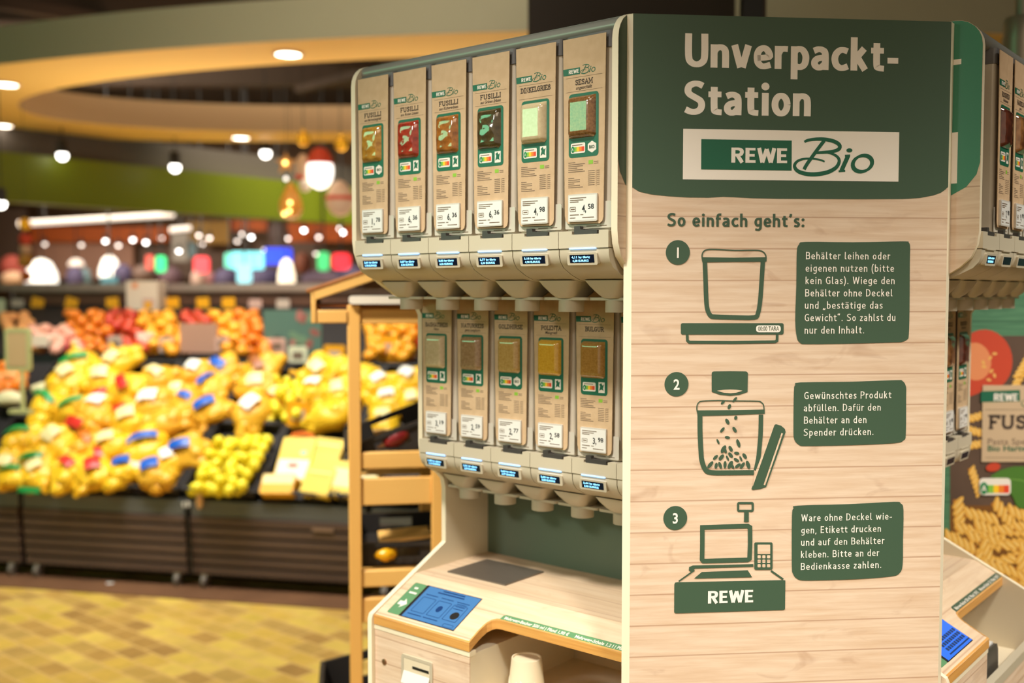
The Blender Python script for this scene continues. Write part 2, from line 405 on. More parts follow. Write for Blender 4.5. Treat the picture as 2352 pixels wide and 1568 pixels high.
KRAFT = noisy('kraft_card', S(206, 176, 138), S(196, 165, 127), 60, .6)
INK = mat('card_ink', S(70, 56, 44), .6)
INK2 = mat('fine_ink', S(120, 100, 80), .6)
LEAF = mat('organic_green', S(140, 190, 60), .5)
TAGW = mat('price_tag_white', S(228, 226, 218), .28)
TAGF = mat('price_tag_frame', S(206, 200, 188), .3)
BLACKI = mat('black_ink', S(40, 40, 42), .5)
PLATE = mat('clear_holder', S(196, 188, 172), .2)
DARKPL = mat('dark_grey_plastic', S(64, 60, 56), .4)
NSC = [mat('score_%s' % n, S(*c), .5) for n, c in zip(('dark_green', 'green', 'yellow', 'orange', 'red'), ((20, 130, 75), (130, 190, 70), (250, 200, 40), (238, 130, 40), (226, 70, 40)))]
DISP = mat('display_dark', S(12, 18, 40), .2)
DISPT = mat('display_text', S(120, 200, 255), .5, emit=3.0, ecol=S(130, 205, 255))
LEDS = mat('blue_led_strip', S(110, 170, 255), .4, emit=2.6, ecol=S(140, 185, 255))
PLY = noisy('plywood_edge', S(222, 168, 92), S(206, 146, 72), 8, .45, stretch=(1, 1, 30))
STEEL = noisy('brushed_steel', S(126, 116, 104), S(116, 106, 96), 30, .42, stretch=(1, 30, 1), metal=.5)
SCRN = mat('lit_screen', S(60, 100, 140), .25, emit=.30, ecol=S(80, 150, 225))
SCRN2 = mat('lit_screen_deep', S(40, 90, 190), .25, emit=.62, ecol=S(40, 105, 235))
SCRD = mat('screen_print', S(24, 58, 110), .3)
SGREEN = mat('sticker_green', S(92, 140, 96), .5)
BLACK = mat('black_plastic', S(30, 28, 27), .45)
PINE = noisy('pine', S(246, 192, 104), S(230, 168, 82), 3, .5, stretch=(1, 1, .15))
PINEH = noisy('pine_board', S(248, 198, 112), S(232, 174, 90), 3, .5, stretch=(.2, .2, 2))
PINED = noisy('roof_boards', S(176, 112, 56), S(150, 92, 44), 5, .6)

# ------------------------------------------------------------------ shell of the shop
GRID = R(-39.52)
def tiles():
    m = mat('floor_tiles', S(190, 150, 80), .35); N, L, b = nodes(m)
    tc = N.new('ShaderNodeTexCoord'); mp = N.new('ShaderNodeMapping'); mp.inputs['Rotation'].default_value = (0, 0, -GRID)
    L.new(tc.outputs['Object'], mp.inputs[0])
    bt = N.new('ShaderNodeTexBrick'); bt.inputs['Scale'].default_value = 1
    bt.inputs['Brick Width'].default_value = .15; bt.inputs['Row Height'].default_value = .10
    bt.inputs['Mortar Size'].default_value = .006; bt.inputs['Mortar Smooth'].default_value = .3
    bt.inputs['Color1'].default_value = (0, 0, 0, 1); bt.inputs['Color2'].default_value = (1, 1, 1, 1); bt.inputs['Mortar'].default_value = (.5, .5, .5, 1)
    bt.offset = .5
    L.new(mp.outputs[0], bt.inputs['Vector'])
    r = ramp(N, [(0, S(168, 130, 70)), (.22, S(196, 156, 80)), (.45, S(212, 176, 78)), (.65, S(182, 146, 80)), (.85, S(224, 192, 92)), (1, S(200, 168, 68))])
    L.new(bt.outputs['Color'], r.inputs[0])
    nz = N.new('ShaderNodeTexNoise'); nz.inputs['Scale'].default_value = 14; nz.inputs['Detail'].default_value = 5
    L.new(tc.outputs['Object'], nz.inputs['Vector'])
    mx = N.new('ShaderNodeMix'); mx.data_type = 'RGBA'; mx.blend_type = 'MULTIPLY'; mx.inputs[0].default_value = .35
    r2 = ramp(N, [(.3, (.55, .55, .5, 1)), (.7, (1.1, 1.1, 1.05, 1))]); L.new(nz.outputs[0], r2.inputs[0])
    L.new(r.outputs[0], mx.inputs[6]); L.new(r2.outputs[0], mx.inputs[7])
    m3 = N.new('ShaderNodeMix'); m3.data_type = 'RGBA'; L.new(bt.outputs['Fac'], m3.inputs[0]); L.new(mx.outputs[2], m3.inputs[6]); m3.inputs[7].default_value = S(214, 176, 104)
    L.new(m3.outputs[2], b.inputs['Base Color'])
    return m
CEILM = noisy('ceiling_brown', S(46, 33, 23), S(38, 27, 19), 2, .8)
BEAMM = mat('beam_brown', S(74, 55, 40), .7)
DUCTM = mat('duct_grey', S(92, 84, 78), .6)
mb = MB(); mb.box(-10, 9, -4, 18, -.1, 0, tiles()); struct(mb.build('floor'))
mb = MB(); mb.box(-10, 9, -4, 18, 4.2, 4.3, CEILM); struct(mb.build('ceiling'))
WALLM = mat('wall_brown', S(120, 92, 72), .8)
mb = MB(); mb.box(-10, 9, 18, 18.1, 0, 4.2, WALLM); struct(mb.build('wall_back'))
mb = MB(); mb.box(-10.1, -10, -4, 18, 0, 4.2, WALLM); mb.box(-10, -9.94, -1.8, 2.4, 2.5, 4.1, mat('added_mint_glow', S(150, 230, 180), .5, emit=4.0, ecol=S(150, 255, 190))); struct(mb.build('wall_left'))  # mint glow added out of view to give the sample packs green glints
mb = MB(); mb.box(9, 9.1, -4, 18, 0, 4.2, WALLM); struct(mb.build('wall_right'))
# roof beams and ducts
k = 0
for (y, z0, z1, wd) in ((3.0, 3.75, 4.2, .22), (6.4, 3.85, 4.2, .22), (9.3, 3.9, 4.2, .2), (12.4, 3.95, 4.2, .2), (15.2, 3.95, 4.2, .2)):
    mb = MB(); mb.box(-10, 9, y, y + wd, z0, z1, BEAMM); struct(mb.build('trim_%d' % (10 + k))); k += 1
for (a, b, z, wd) in (((-6, 7.2), (1, 13.4), 3.9, .10), ((-2.5, 12.2), (3.5, 6.0), 3.85, .08), ((-9, 11.2), (4, 15.6), 3.6, .16), ((.9, 2.0), (4.2, 5.2), 3.9, .3), ((1.6, 1.6), (5.2, 4.6), 3.7, .16)):
    d = Vector((b[0] - a[0], b[1] - a[1])); L_ = d.length; ang = atan2(d.y, d.x)
    mb = MB(); mb.box(0, L_, -wd / 2, wd / 2, -wd / 2, wd / 2, DUCTM if z < 3.7 else BEAMM)
    struct(mb.build('trim_%d' % (10 + k), loc=(a[0], a[1], z), rz=ang)); k += 1

# ------------------------------------------------------------------ information panel
ROT0 = R(5.48); LANG = R(-39.52); RANG = R(50.48)
A0 = U(1454, 31, 1.70)
def dirs(a): return Vector((cos(a), sin(a), 0)), Vector((-sin(a), cos(a), 0))
PX, PY = dirs(ROT0); LX, LY = dirs(LANG); RX, RY = dirs(RANG)
PO = Vector((A0.x, A0.y, 0))
def PP(px, py):                     # point of the panel face seen at a photo pixel, in panel coordinates
    d = UP(px, py, A0, PY) - PO
    return (d.dot(PX), d.z)
def z5(x, y): return PP(1420 + x / 2.904, 500 + y / 2.904)
def z4(x, y): return PP(1420 + x / 2.904, 20 + y / 2.904)
def z6(x, y): return PP(1420 + x / 2.861, 1020 + y / 2.861)
def z7(x, y): return PP(1560 + x / 4.613, 800 + y / 4.613)

BIO_B = [(1240, 889), (1262, 878), (1320, 870), (1380, 872), (1440, 886), (1474, 910), (1470, 936), (1430, 952), (1370, 958), (1300, 962), (1365, 958), (1420, 966), (1460, 988), (1472, 1020), (1450, 1060), (1395, 1090), (1320, 1104), (1250, 1101), (1195, 1082), (1174, 1050), (1190, 1020), (1230, 1003), (1285, 1000), (1340, 1007), (1375, 1020)]
BIO_S = [(1372, 880), (1330, 935), (1290, 990), (1255, 1040), (1238, 1072)]
def bio_word(mb, map_, fr, c, m, k):
    # B in one pen stroke, then i and o; k = pen width factor
    a = [map_(*p) for p in smooth_pts(BIO_B[:10], 4)]; mb.stroke(a, [k * (.7 + .5 * abs(sin(pi * i / len(a)))) for i in range(len(a))], fr, c, m)
    a = [map_(*p) for p in smooth_pts(BIO_B[9:], 4)]; n = len(a); mb.stroke(a, [k * (.55 + .75 * sin(pi * min(1, i / n * 1.1)) ** 2) for i in range(n)], fr, c + .00003, m)
    a = [map_(*p) for p in smooth_pts(BIO_S, 4)]; mb.stroke(a, k * 1.1, fr, c + .00006, m)
    mb.stroke([map_(1532, 980), map_(1487, 1080)], k * 1.35, fr, c, m)
    mb.stroke([map_(1510, 981), map_(1545, 979)], k * .6, fr, c + .00003, m)
    mb.stroke([map_(1468, 1084), map_(1512, 1081)], k * .6, fr, c + .00003, m)
    mb.dec([map_(*p) for p in ell(1540, 945, 20, 14, 0)], fr, c, m)
    o = [map_(*p) for p in ell(1627, 1033, 66, 52, -.35, 28)]
    mb.stroke(o, [k * (.8 + .55 * abs(cos(2 * pi * i / 28 + .2))) for i in range(28)], fr, c, m, closed=True)

def panel():
    mb = MB()
    W, H = .5418, 1.950; t = .0111
    fr = Fr((0, 0, 0), (1, 0, 0), (0, 0, 1))        # faces -y
    v = [(0, 0, 0), (W, 0, 0), (W, 0, H), (0, 0, H), (-t, t, 0), (W + t, t, 0), (W + t, t, H), (-t, t, H)]
    mb.add(v, [(0, 1, 2, 3)], PLANK)
    mb.add(v, [(1, 5, 6, 2), (5, 4, 7, 6), (4, 0, 3, 7), (3, 2, 6, 7), (0, 4, 5, 1)], EDGEW)
    g = [(0.0002, H), (0.0002, PP(1452, 430)[1])] + [z4(*p) for p in ((140, 1220), (220, 1238), (330, 1250), (460, 1258), (600, 1260), (700, 1253.5), (780, 1257), (880, 1263), (1080, 1267), (1300, 1268), (1600, 1270), (1900, 1268.5), (2010, 1262), (2100, 1245), (2150, 1228), (2180, 1207))] + [(W - .0002, z4(2197, 1188)[1]), (W - .0002, H)]
    mb.dec(g, fr, .0004, PGREEN)
    c1 = .0008; c2 = .0012; c3 = .0016
    x0, y0 = PP(1573, 154); x1, _ = PP(2064, 150)
    xs = PP(2030, 150)[0]
    mb.pen('Unverpackt-', fr, x0, y0, c1, LETTER, (PP(1573, 76.5)[1] - y0), x1 - x0)
    x0, y0 = PP(1570, 262.5); x1, _ = PP(1861.5, 262)
    mb.pen('Station', fr, x0, y0, c1, LETTER, PP(1570, 186)[1] - y0, x1 - x0)
    mb.dec([PP(1569, 295.7), PP(1568, 411.8), PP(2063, 417), PP(2065, 303.7)], fr, c1, LETTER)
    mb.dec([PP(1610.4, 319.6), PP(1610, 389), PP(1817.7, 391.8), PP(1818, 322.9)], fr, c2, LGREEN)
    x0, y0 = PP(1679, 373.5); x1, _ = PP(1808.4, 373)
    mb.pen('REWE', fr, x0, y0, c3, LETTER, PP(1679, 339)[1] - y0, x1 - x0, .2, .06)
    bio_word(mb, z4, fr, c2, LGREEN, .0054)
    x0, y0 = PP(1531.5, 519.5); x1, _ = PP(1848, 519)
    mb.pen("So einfach geht’s:", fr, x0, y0, c1, PGREEN, PP(1531, 489)[1] - y0, x1 - x0, .17, .09)
    for (px, py, d) in ((1556.7, 579.6, '1'), (1553.6, 881.9, '2'), (1550.7, 1189, '3')):
        cx, cz = PP(px, py); r = .0203
        mb.dec(ell(cx, cz, r, r, 0, 40), fr, c1, PGREEN)
        mb.text(d, fr, cx, cz - .0088, c2, LETTER, .0176, bold=.02, center=True)
    bx = [(1250, 160), (1560, 163), (1900, 157), (1935, 165), (1946, 195), (1944, 300), (1942, 600), (1937, 780), (1925, 812), (1890, 827), (1850, 830), (1560, 838), (1260, 842), (1212, 832), (1190, 795), (1180, 680), (1187, 450), (1190, 230), (1205, 178)]
    mb.dec([z5(*p) for p in smooth_pts(bx[::-1], 3, True)], fr, c1, PGREEN)
    T1 = ['Behälter leihen oder', 'eigenen nutzen (bitte', 'kein Glas). Wiege den', 'Behälter ohne Deckel', 'und „bestätige das', 'Gewicht“. So zahlst du', 'nur den Inhalt.']
    B1 = [(1248, 277, 1812), (1246, 359.5, 1838), (1245, 442, 1843), (1243, 525, 1828), (1241, 607, 1762), (1240, 690, 1848), (1239, 773, 1640)]
    for s_, (xa, yb, xb) in zip(T1, B1):
        p, q = z5(xa, yb), z5(xb, yb)
        mb.pen(s_, fr, p[0], p[1], c2, LETTER, z5(xa, yb - 50)[1] - p[1], q[0] - p[0], .112, .11)
    bx = [(1215, 1097), (1560, 1092), (1850, 1082), (1895, 1088), (1918, 1125), (1919, 1200), (1917, 1440), (1903, 1482), (1840, 1502), (1560, 1515), (1260, 1521), (1205, 1513), (1173, 1475), (1168, 1400), (1171, 1160), (1180, 1115)]
    mb.dec([z5(*p) for p in smooth_pts(bx[::-1], 3, True)], fr, c1, PGREEN)
    for s_, (xa, yb, xb) in zip(['Gewünschtes Produkt', 'abfüllen. Dafür den', 'Behälter an den', 'Spender drücken.'], [(1237, 1209, 1820), (1235, 1291, 1750), (1235, 1373, 1655), (1233, 1454, 1702)]):
        p, q = z5(xa, yb), z5(xb, yb)
        mb.pen(s_, fr, p[0], p[1], c2, LETTER, z5(xa, yb - 49)[1] - p[1], q[0] - p[0], .112, .11)
    bx = [(1180, 402), (1520, 392), (1810, 377), (1855, 388), (1873, 430), (1870, 640), (1868, 790), (1848, 845), (1790, 867), (1560, 885), (1250, 894), (1178, 884), (1148, 850), (1140, 790), (1141, 470), (1152, 420)]
    mb.dec([z6(*p) for p in smooth_pts(bx[::-1], 3, True)], fr, c1, PGREEN)
    for s_, (xa, yb, xb) in zip(['Ware ohne Deckel wie-', 'gen, Etikett drucken', 'und auf den Behälter', 'kleben. Bitte an der', 'Bedienkasse zahlen.'], [(1200, 506, 1797), (1199, 586, 1725), (1198, 666, 1747), (1197, 746, 1713), (1196, 825, 1728)]):
        p, q = z6(xa, yb), z6(xb, yb)
        mb.pen(s_, fr, p[0], p[1], c2, LETTER, z6(xa, yb - 47)[1] - p[1], q[0] - p[0], .112, .11)
    # step 1: tub on a scale
    k = .000262
    st = lambda pts, wd, c=c1, f=z5, m=PGREEN, closed=False, sm=3: mb.stroke([f(*p) for p in (smooth_pts(pts, sm, closed) if sm > 1 else pts)], [q * k for q in wd] if isinstance(wd, list) else wd * k, fr, c, m, closed)
    fl = lambda pts, c=c1, f=z5, m=PGREEN: mb.dec([f(*p) for p in pts], fr, c, m)
    st([(563, 290), (558, 255), (566, 228), (590, 213), (650, 211), (780, 217), (910, 216), (955, 222), (978, 240), (985, 262), (984, 290)], 8)
    fl([(556, 262), (560, 297), (770, 294), (984, 293), (986, 262), (770, 266)], c1 + .0001)
    st([(577, 293), (581, 400), (586, 540), (594, 610), (615, 652), (650, 660), (780, 664), (905, 664), (930, 640), (945, 560), (955, 430), (964, 292)], 29)
    fl(rrect(417, 702, 1102, 778, 12), c1)
    fl(rrect(918, 717, 1082, 763, 18), c2, m=LETTER)
    p, q = z5(931, 752), z5(1070, 752)
    mb.text('00:00 TARA', fr, p[0], p[1], c3, PGREEN, .0076, width=q[0] - p[0])
    st([(459, 776), (461, 818), (474, 829), (760, 831), (1045, 826), (1058, 818), (1060, 776)], 18, sm=1)
    # step 2: spout, falling grain, tub, lid
    k = .000167
    fl([(343, 262), (350, 247), (370, 242), (540, 240), (700, 242), (718, 247), (727, 262), (723, 460), (640, 488), (540, 500), (430, 488), (343, 458)], c1, z7)
    fl([(398, 447), (470, 437), (540, 434), (610, 437), (670, 447), (600, 468), (540, 474), (470, 468)], c2, z7, m=PLANK)
    st([(196, 690), (187, 650), (188, 605), (208, 570), (250, 556), (420, 550), (540, 554), (820, 557), (868, 570), (893, 600), (898, 650), (900, 688)], 11, f=z7)
    fl([(190, 655), (192, 714), (540, 706), (905, 690), (905, 645), (540, 652)], c1 + .0001, z7)
    st([(219, 705), (220, 900), (230, 1100), (240, 1190), (275, 1280), (340, 1313), (540, 1315), (700, 1313), (790, 1313)], 50, f=z7)
    st([(865, 700), (861, 900), (848, 1060), (836, 1170), (810, 1290)], 46, f=z7)
    fl([(1005, 815), (1014, 804), (1030, 802), (1080, 818), (1118, 852), (1126, 885), (920, 1465), (860, 1485), (775, 1497), (765, 1485)], c1 + .0002, z7)
    fl([(998, 806), (1005, 815), (778, 1460), (790, 1345)], c1 + .0003, z7, m=PLANK)
    st([(1089, 897), (1040, 1040), (900, 1445)], 17, c2, z7, PLANK, sm=1)
    seeds = [(462, 570, 28, 14, 45), (588, 541, 34, 14, 50), (530, 615, 28, 17, 70), (598, 733, 22, 17, 80), (509, 773, 34, 18, -60), (456, 861, 34, 15, 50), (585, 858, 34, 17, -58), (509, 941, 28, 15, -10), (410, 985, 30, 11, -65), (625, 1003, 46, 18, -72), (468, 1065, 46, 22, 60), (487, 1080, 32, 14, -70), (543, 1060, 34, 18, -60), (608, 1108, 28, 16, -10), (692, 1138, 34, 18, -55), (543, 1128, 34, 18, -50), (383, 1152, 34, 16, 45), (445, 1152, 38, 20, 50), (510, 1160, 30, 11, -65), (605, 1180, 32, 16, -30), (652, 1166, 30, 11, -65), (328, 1230, 46, 19, 50), (390, 1240, 32, 17, 80), (432, 1236, 38, 17, -70), (484, 1230, 40, 17, 88), (540, 1230, 46, 22, 62), (562, 1245, 32, 14, -60), (620, 1240, 36, 17, 35), (668, 1238, 40, 18, 55), (728, 1230, 46, 20, -72)]
    for i, (x, y, a, b_, r_) in enumerate(seeds):
        fl([p for p in ell(x, y, a, b_, -R(r_), 14)], c1 + .0001 + i * 5e-6, z7)
    # step 3: checkout
    k = .000266
    st(rrect(787, 385, 883, 436, 6, 2), 14, f=z6, closed=True, sm=1)
    fl([(827, 443), (857, 443), (857, 510), (825, 510)], c1 + .0001, z6)
    st([(552, 545), (700, 540), (850, 536), (865, 545), (866, 650), (862, 750), (850, 758), (700, 762), (560, 766), (550, 755), (552, 650)], 29, f=z6, closed=True, sm=1)
    fl([(463, 830), (465, 805), (490, 795), (887, 786), (887, 803), (505, 815), (480, 835)], c1, z6)
    fl(rrect(893, 643, 1013, 823, 10), c1 + .0002, z6)
    fl(rrect(914, 658, 997, 720, 4), c2, z6, PLANK)
    for i in range(3):
        for j in range(3): fl(rrect(914 + 31 * i, 727 + 29.5 * j, 935 + 31 * i, 748 + 29.5 * j, 5), c2, z6, PLANK)
    st([(500, 826), (397, 899)], 9, f=z6, sm=1); st([(1003, 830), (1083, 886)], 12, f=z6, sm=1)
    fl([(548, 838), (850, 826), (879, 872), (497, 881)], c1, z6)
    fl([(368, 920), (372, 908), (385, 905), (1080, 891), (1097, 893), (1095, 1080), (1088, 1087), (380, 1109), (367, 1104)], c1, z6)
    p, q = z6(588, 1045), z6(888, 1041)
    mb.pen('REWE', fr, p[0], p[1], c2, LETTER, z6(588, 963)[1] - p[1], q[0] - p[0], .2, .06)
    o = mb.build('information_sign', smooth=0, loc=PO, rz=ROT0)
    tag(o, 'tall whitewashed plank information panel with green header and three numbered steps', 'sign')
panel()

# ------------------------------------------------------------------ bulk food station module
W = .642
LO = Vector((-.32358, 2.09669, 0)); RO = Vector((.78251, 1.73540, 0))
def arc(cx, cy, r, a0, a1, n=6): return [(cx + r * cos(R(a0 + (a1 - a0) * i / n)), cy + r * sin(R(a0 + (a1 - a0) * i / n))) for i in range(n + 1)]
PROFILE = ([(.42, 0), (.42, 1.955)] + arc(.046, 1.909, .046, 90, 180) + [(0, 1.60), (.003, 1.578), (.012, 1.557), (.03, 1.540), (.07, 1.515), (.112, 1.492), (.15, 1.479), (.175, 1.467), (.187, 1.448), (.187, 1.165), (.191, 1.14), (.205, 1.118), (.24, 1.096), (.255, 1.082), (.26, 1.06), (.26, .938), (.039, .828), (.035, .818), (.035, 0)])
def slope_z(y): return .825 + (y - .041) * .502 if y < .1665 else .888

def side_panel(root, outer, printed):
    mb = MB()
    # outer: -1 left panel (outer face x=0), +1 right panel (outer face x=W)
    if outer < 0: fr = Fr((0, 0, 0), (0, -1, 0), (0, 0, 1)); pts = [(-y, z) for y, z in PROFILE]
    else: fr = Fr((W, 0, 0), (0, 1, 0), (0, 0, 1)); pts = PROFILE
    mb.ext(pts, fr, -.012, 0, PLANK if printed else CREAM, side=EDGEW)
    inner = CREAM2
    mb.M = [mb.mi(inner) if f == 1 else m for f, m in enumerate(mb.M)]
    sgn = -1 if outer < 0 else 1
    if printed:
        g = [(.418, 1.953)] + arc(.046, 1.909, .0455, 90, 180) + [(.0008, 1.715), (.006, 1.695), (.022, 1.675), (.06, 1.655), (.12, 1.648), (.418, 1.647)]
        mb.dec([(sgn * y, z) for y, z in g], fr, .0004, PGREEN if outer > 0 else mat('printed_green_cool_lit', S(62, 136, 104), .4))  # cooler light on this side is put into the green itself
        q = lambda y0, y1, z0, z1, c, m: mb.dec([(sgn * y0, z0), (sgn * y1, z0), (sgn * y1, z1), (sgn * y0, z1)], fr, c, m)
        q(.034, .075, 1.881, 1.890, .0008, LETTER)
        q(.037, .36, 1.682, 1.768, .0008, LETTER)
        q(.07, .33, 1.700, 1.750, .0012, LGREEN)
    return mb.build('side_panel', root, bevel=.0015)

def station(name, label, loc, rz, deep):
    root = thing(name, label, 'self-service station', loc, rz)
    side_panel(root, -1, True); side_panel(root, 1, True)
    mb = MB(); mb.ext([(.012, .035), (W - .012, .035), (W - .012, .40), (.012, .40)], Fr((0, 0, 0), (1, 0, 0), (0, 1, 0)), 1.938, 1.953, RAIL)
    mb.tube([(.012, .030, 1.937), (W - .012, .030, 1.937)], .0135, RAIL, 12); mb.build('top_rail', root)
    mb = MB(); mb.box(.012, W - .012, .405, .415, .0, 1.945, DGREEN); mb.build('back_panel', root)
    # countertop: flat behind, sloped in front, notched for the cup bay
    out = [(.0122, .041), (.279, .041), (.278, .066), (.2785, .080), (.2805, .091), (.286, .100), (.2935, .1045), (.303, .106), (W - .0122, .106), (W - .0122, .404), (.0122, .404)]
    mb = MB(); th = .0175
    def strip(poly, m, dz=0, flip=False):
        vs = [Vector((x, y, slope_z(y) - dz)) for x, y in poly]; mb.add(vs, [tuple(range(len(poly)))[::-1] if flip else tuple(range(len(poly)))], m)
    front = out[:9] + [(W - .0122, .1665), (.0122, .1665)]; back = [(.0122, .1665), (W - .0122, .1665), (W - .0122, .404), (.0122, .404)]
    strip(front, CTOP); strip(back, CTOP); strip(front, PLY, th, True); strip(back, PLY, th, True)
    n = len(out)
    for i in range(n):
        (x0, y0), (x1, y1) = out[i], out[(i + 1) % n]
        mb.add([(x0, y0, slope_z(y0)), (x1, y1, slope_z(y1)), (x1, y1, slope_z(y1) - th), (x0, y0, slope_z(y0) - th)], [(0, 3, 2, 1)], PLY)
    top = mb.build('countertop', root, smooth=20)
    # edge banding: narrow lighter rim on top of the plywood front edge
    mb = MB()
    e = out[:9]; ins = []
    for i, (x, y) in enumerate(e):
        a = Vector(e[max(0, i - 1)]); b = Vector(e[min(len(e) - 1, i + 1)]); d = (b - a).normalized()
        if i == 1: nn = Vector((-1, 1))
        else: nn = Vector((-d.y, d.x))
        ins.append((x + nn.x * .0035, y + nn.y * .0035))
    for i in range(len(e) - 1):
        q = [e[i], e[i + 1], ins[i + 1], ins[i]]
        mb.add([(x, y, slope_z(y) + .0005) for x, y in q], [(0, 1, 2, 3)], PLY)
    mb.build('edge_band', root)
    sl = Fr((0, .041, .825), (1, 0, 0), (0, .8937, .4486))
    yy = lambda y: (y - .041) / .8937
    # screen with its sticker
    mb = MB(); mb.ext([(.070, yy(.056)), (.224, yy(.056)), (.224, yy(.143)), (.070, yy(.143))], sl, -.004, .0008, BLACK)
    S_ = SCRN2 if deep else SCRN
    mb.dec([(.078, yy(.0575)), (.2228, yy(.0575)), (.2228, yy(.1415)), (.078, yy(.1415))], sl, .0011, S_)
    if not deep:
        ln = lambda x0, x1, y, wd: mb.stroke([(x0, yy(y)), (x1, yy(y))], wd, sl, .0014, SCRD)
        ln(.122, .183, .137, .0034); ln(.112, .186, .131, .0034)
        for x in (.088, .132, .176):
            ln(x, x + .034, .1205, .002)
            mb.stroke(rrect(x, yy(.074), x + .036, yy(.113), .002, 2), .0012, sl, .0014, SCRD, True)
        for y in (.116, .110, .104): ln(.180, .206, y, .0018)
        mb.dec(ell(.198, yy(.088), .0105, .0105), sl, .0015, BLACK); mb.dec(ell(.150, yy(.094), .007, .009), sl, .0015, SCRD)
        ln(.086, .125, .067, .0022); ln(.130, .17, .067, .0022)
        mb.stroke(rrect(.19, yy(.059), .216, yy(.066), .002, 2), .001, sl, .0014, SCRD, True)
    else:
        for i in range(9):
            for j in range(3):
                mb.dec(rrect(.112 + i * .0118, yy(.068 + j * .009), .1215 + i * .0118, yy(.0745 + j * .009), .0015, 2), sl, .0014, SCRD)
        mb.stroke([(.104, yy(.063)), (.222, yy(.063))], .003, sl, .0014, SCRD)
    mb.build('touch_screen', root)
    mb = MB(); mb.ext(rrect(.0345, yy(.0565), .0698, yy(.1425), .004, 3), sl, 0, .0007, SGREEN)
    mb.dec([(.041, yy(.081)), (.052, yy(.081)), (.052, yy(.0735)), (.0645, yy(.086)), (.052, yy(.0985)), (.052, yy(.091)), (.041, yy(.091))], sl, .0011, WHITE)
    for y0, xa, xb in ((.113, .043, .064), (.126, .046, .056)): mb.dec([(xa, yy(y0)), (xb, yy(y0)), (xb, yy(y0 + .0045)), (xa, yy(y0 + .0045))], sl, .0013, WHITE)
    mb.build('arrow_sticker', root)
    mb = MB(); mb.ext([(.062, .212), (.226, .212), (.226, .344), (.062, .344)], Fr((0, 0, .888), (1, 0, 0), (0, 1, 0)), 0, .003, STEEL)
    mb.build('scale_plate', root, bevel=.001)
    # price strip along the cup bay
    mb = MB(); mb.ext([(.299, yy(.1085)), (W - .013, yy(.1085)), (W - .013, yy(.121)), (.306, yy(.121)), (.301, yy(.118))], sl, 0, .0006, SGREEN if not deep else PGREEN)
    mb.text('Mehrweg-Becher 500 ml | Pfand 1,90 €', sl, .308, yy(.1105), .0009, WHITE, .0078, width=.155, bold=.02)
    mb.text('Mehrweg-Schale 1,2 l | Pfand 1,90 €', sl, .478, yy(.1105), .0009, WHITE, .0078, width=.143, bold=.02)
    mb.build('price_strip', root)
    # cabinet under the screen
    mb = MB(); mb.box(.012, .2775, .046, .40, 0, .800, CREAM2); mb.box(.0125, .2775, .0435, .0465, 0, .797, PLANK)
    mb.box(.012, .279, .0425, .06, .797, .8065, EDGEW)
    fr = Fr((0, .0435, 0), (1, 0, 0), (0, 0, 1))
    cab = mb.build('cabinet', root)
    mb = MB(); mb.stroke(rrect(.097, .704, .178, .760, .003, 3), .006, fr, .0035, CREAM, True)
    mb.ext(rrect(.095, .701, .180, .763, .003, 3), fr, 0, .003, CREAM)
    mb.dec([(.101, .708), (.174, .708), (.174, .756), (.101, .756)], fr, .0034, CREAM2)
    mb.add([fr(.101, .708, .012), fr(.174, .708, .012), fr(.174, .731, .0036), fr(.101, .731, .0036)], [(0, 1, 2, 3)], WHITE)
    mb.dec([(.126, .739), (.172, .739), (.172, .7445), (.126, .7445)], fr, .0040, BLACK)
    mb.build('label_slot', root)
    mb = MB(); mb.lathe([(.0, 0), (.0062, 0), (.0062, .002), (.004, .003), (0, .003)], (.041, .0435, .733), mat('brass_lock', S(170, 130, 96), .3, metal=.8), 16, Matrix.Rotation(pi / 2, 3, 'X'))
    mb.build('lock', root)
    # cup bay: open compartment right of the cabinet
    mb = MB(); mb.box(.2775, W - .012, .0435, .40, 0, .700, CREAM2); mb.box(.2775, W - .012, .385, .40, .700, .868, CREAM2)
    mb.box(.2775, W - .012, .036, .0435, 0, .729, PLANK); mb.box(.2775, W - .012, .034, .050, .715, .735, CREAM)
    mb.build('cup_bay', root)
    # green notice under the upper row
    mb = MB(); nf = Fr((0, .012, 1.5425), (1, 0, 0), (0, -.46, .888))
    mb.ext([(.262, -.003), (.408, -.003), (.418, .0055), (.252, .0055)], nf, 0, .0012, PGREEN)
    for i in range(9): mb.stroke([(.268 + i * .0155, .0012), (.280 + i * .0155, .0012)], .0022, nf, .0015, LETTER)
    mb.build('notice_strip', root)
    return root
LST = station('bulk_food_station', 'whitewashed bulk food station left of the panel, with blue screen and steel scale plate', LO, LANG, False)
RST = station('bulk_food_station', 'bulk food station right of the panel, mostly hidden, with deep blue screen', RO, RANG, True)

# ------------------------------------------------------------------ dispensers
def film(name, c1, c2, scale):
    m = noisy(name, S(*c1), S(*c2), scale, .12, detail=5, coat=.8)
    N, L, b = nodes(m)
    nz = N.new('ShaderNodeTexNoise'); nz.inputs['Scale'].default_value = 45; nz.inputs['Detail'].default_value = 2
    bp = N.new('ShaderNodeBump'); bp.inputs['Strength'].default_value = .10; bp.inputs['Distance'].default_value = .004
    tc = N.new('ShaderNodeTexCoord'); L.new(tc.outputs['Object'], nz.inputs['Vector']); L.new(nz.outputs[0], bp.inputs['Height']); L.new(bp.outputs[0], b.inputs['Coat Normal'])
    b.inputs['Coat Roughness'].default_value = .06; b.inputs['Coat IOR'].default_value = 1.9
    return m

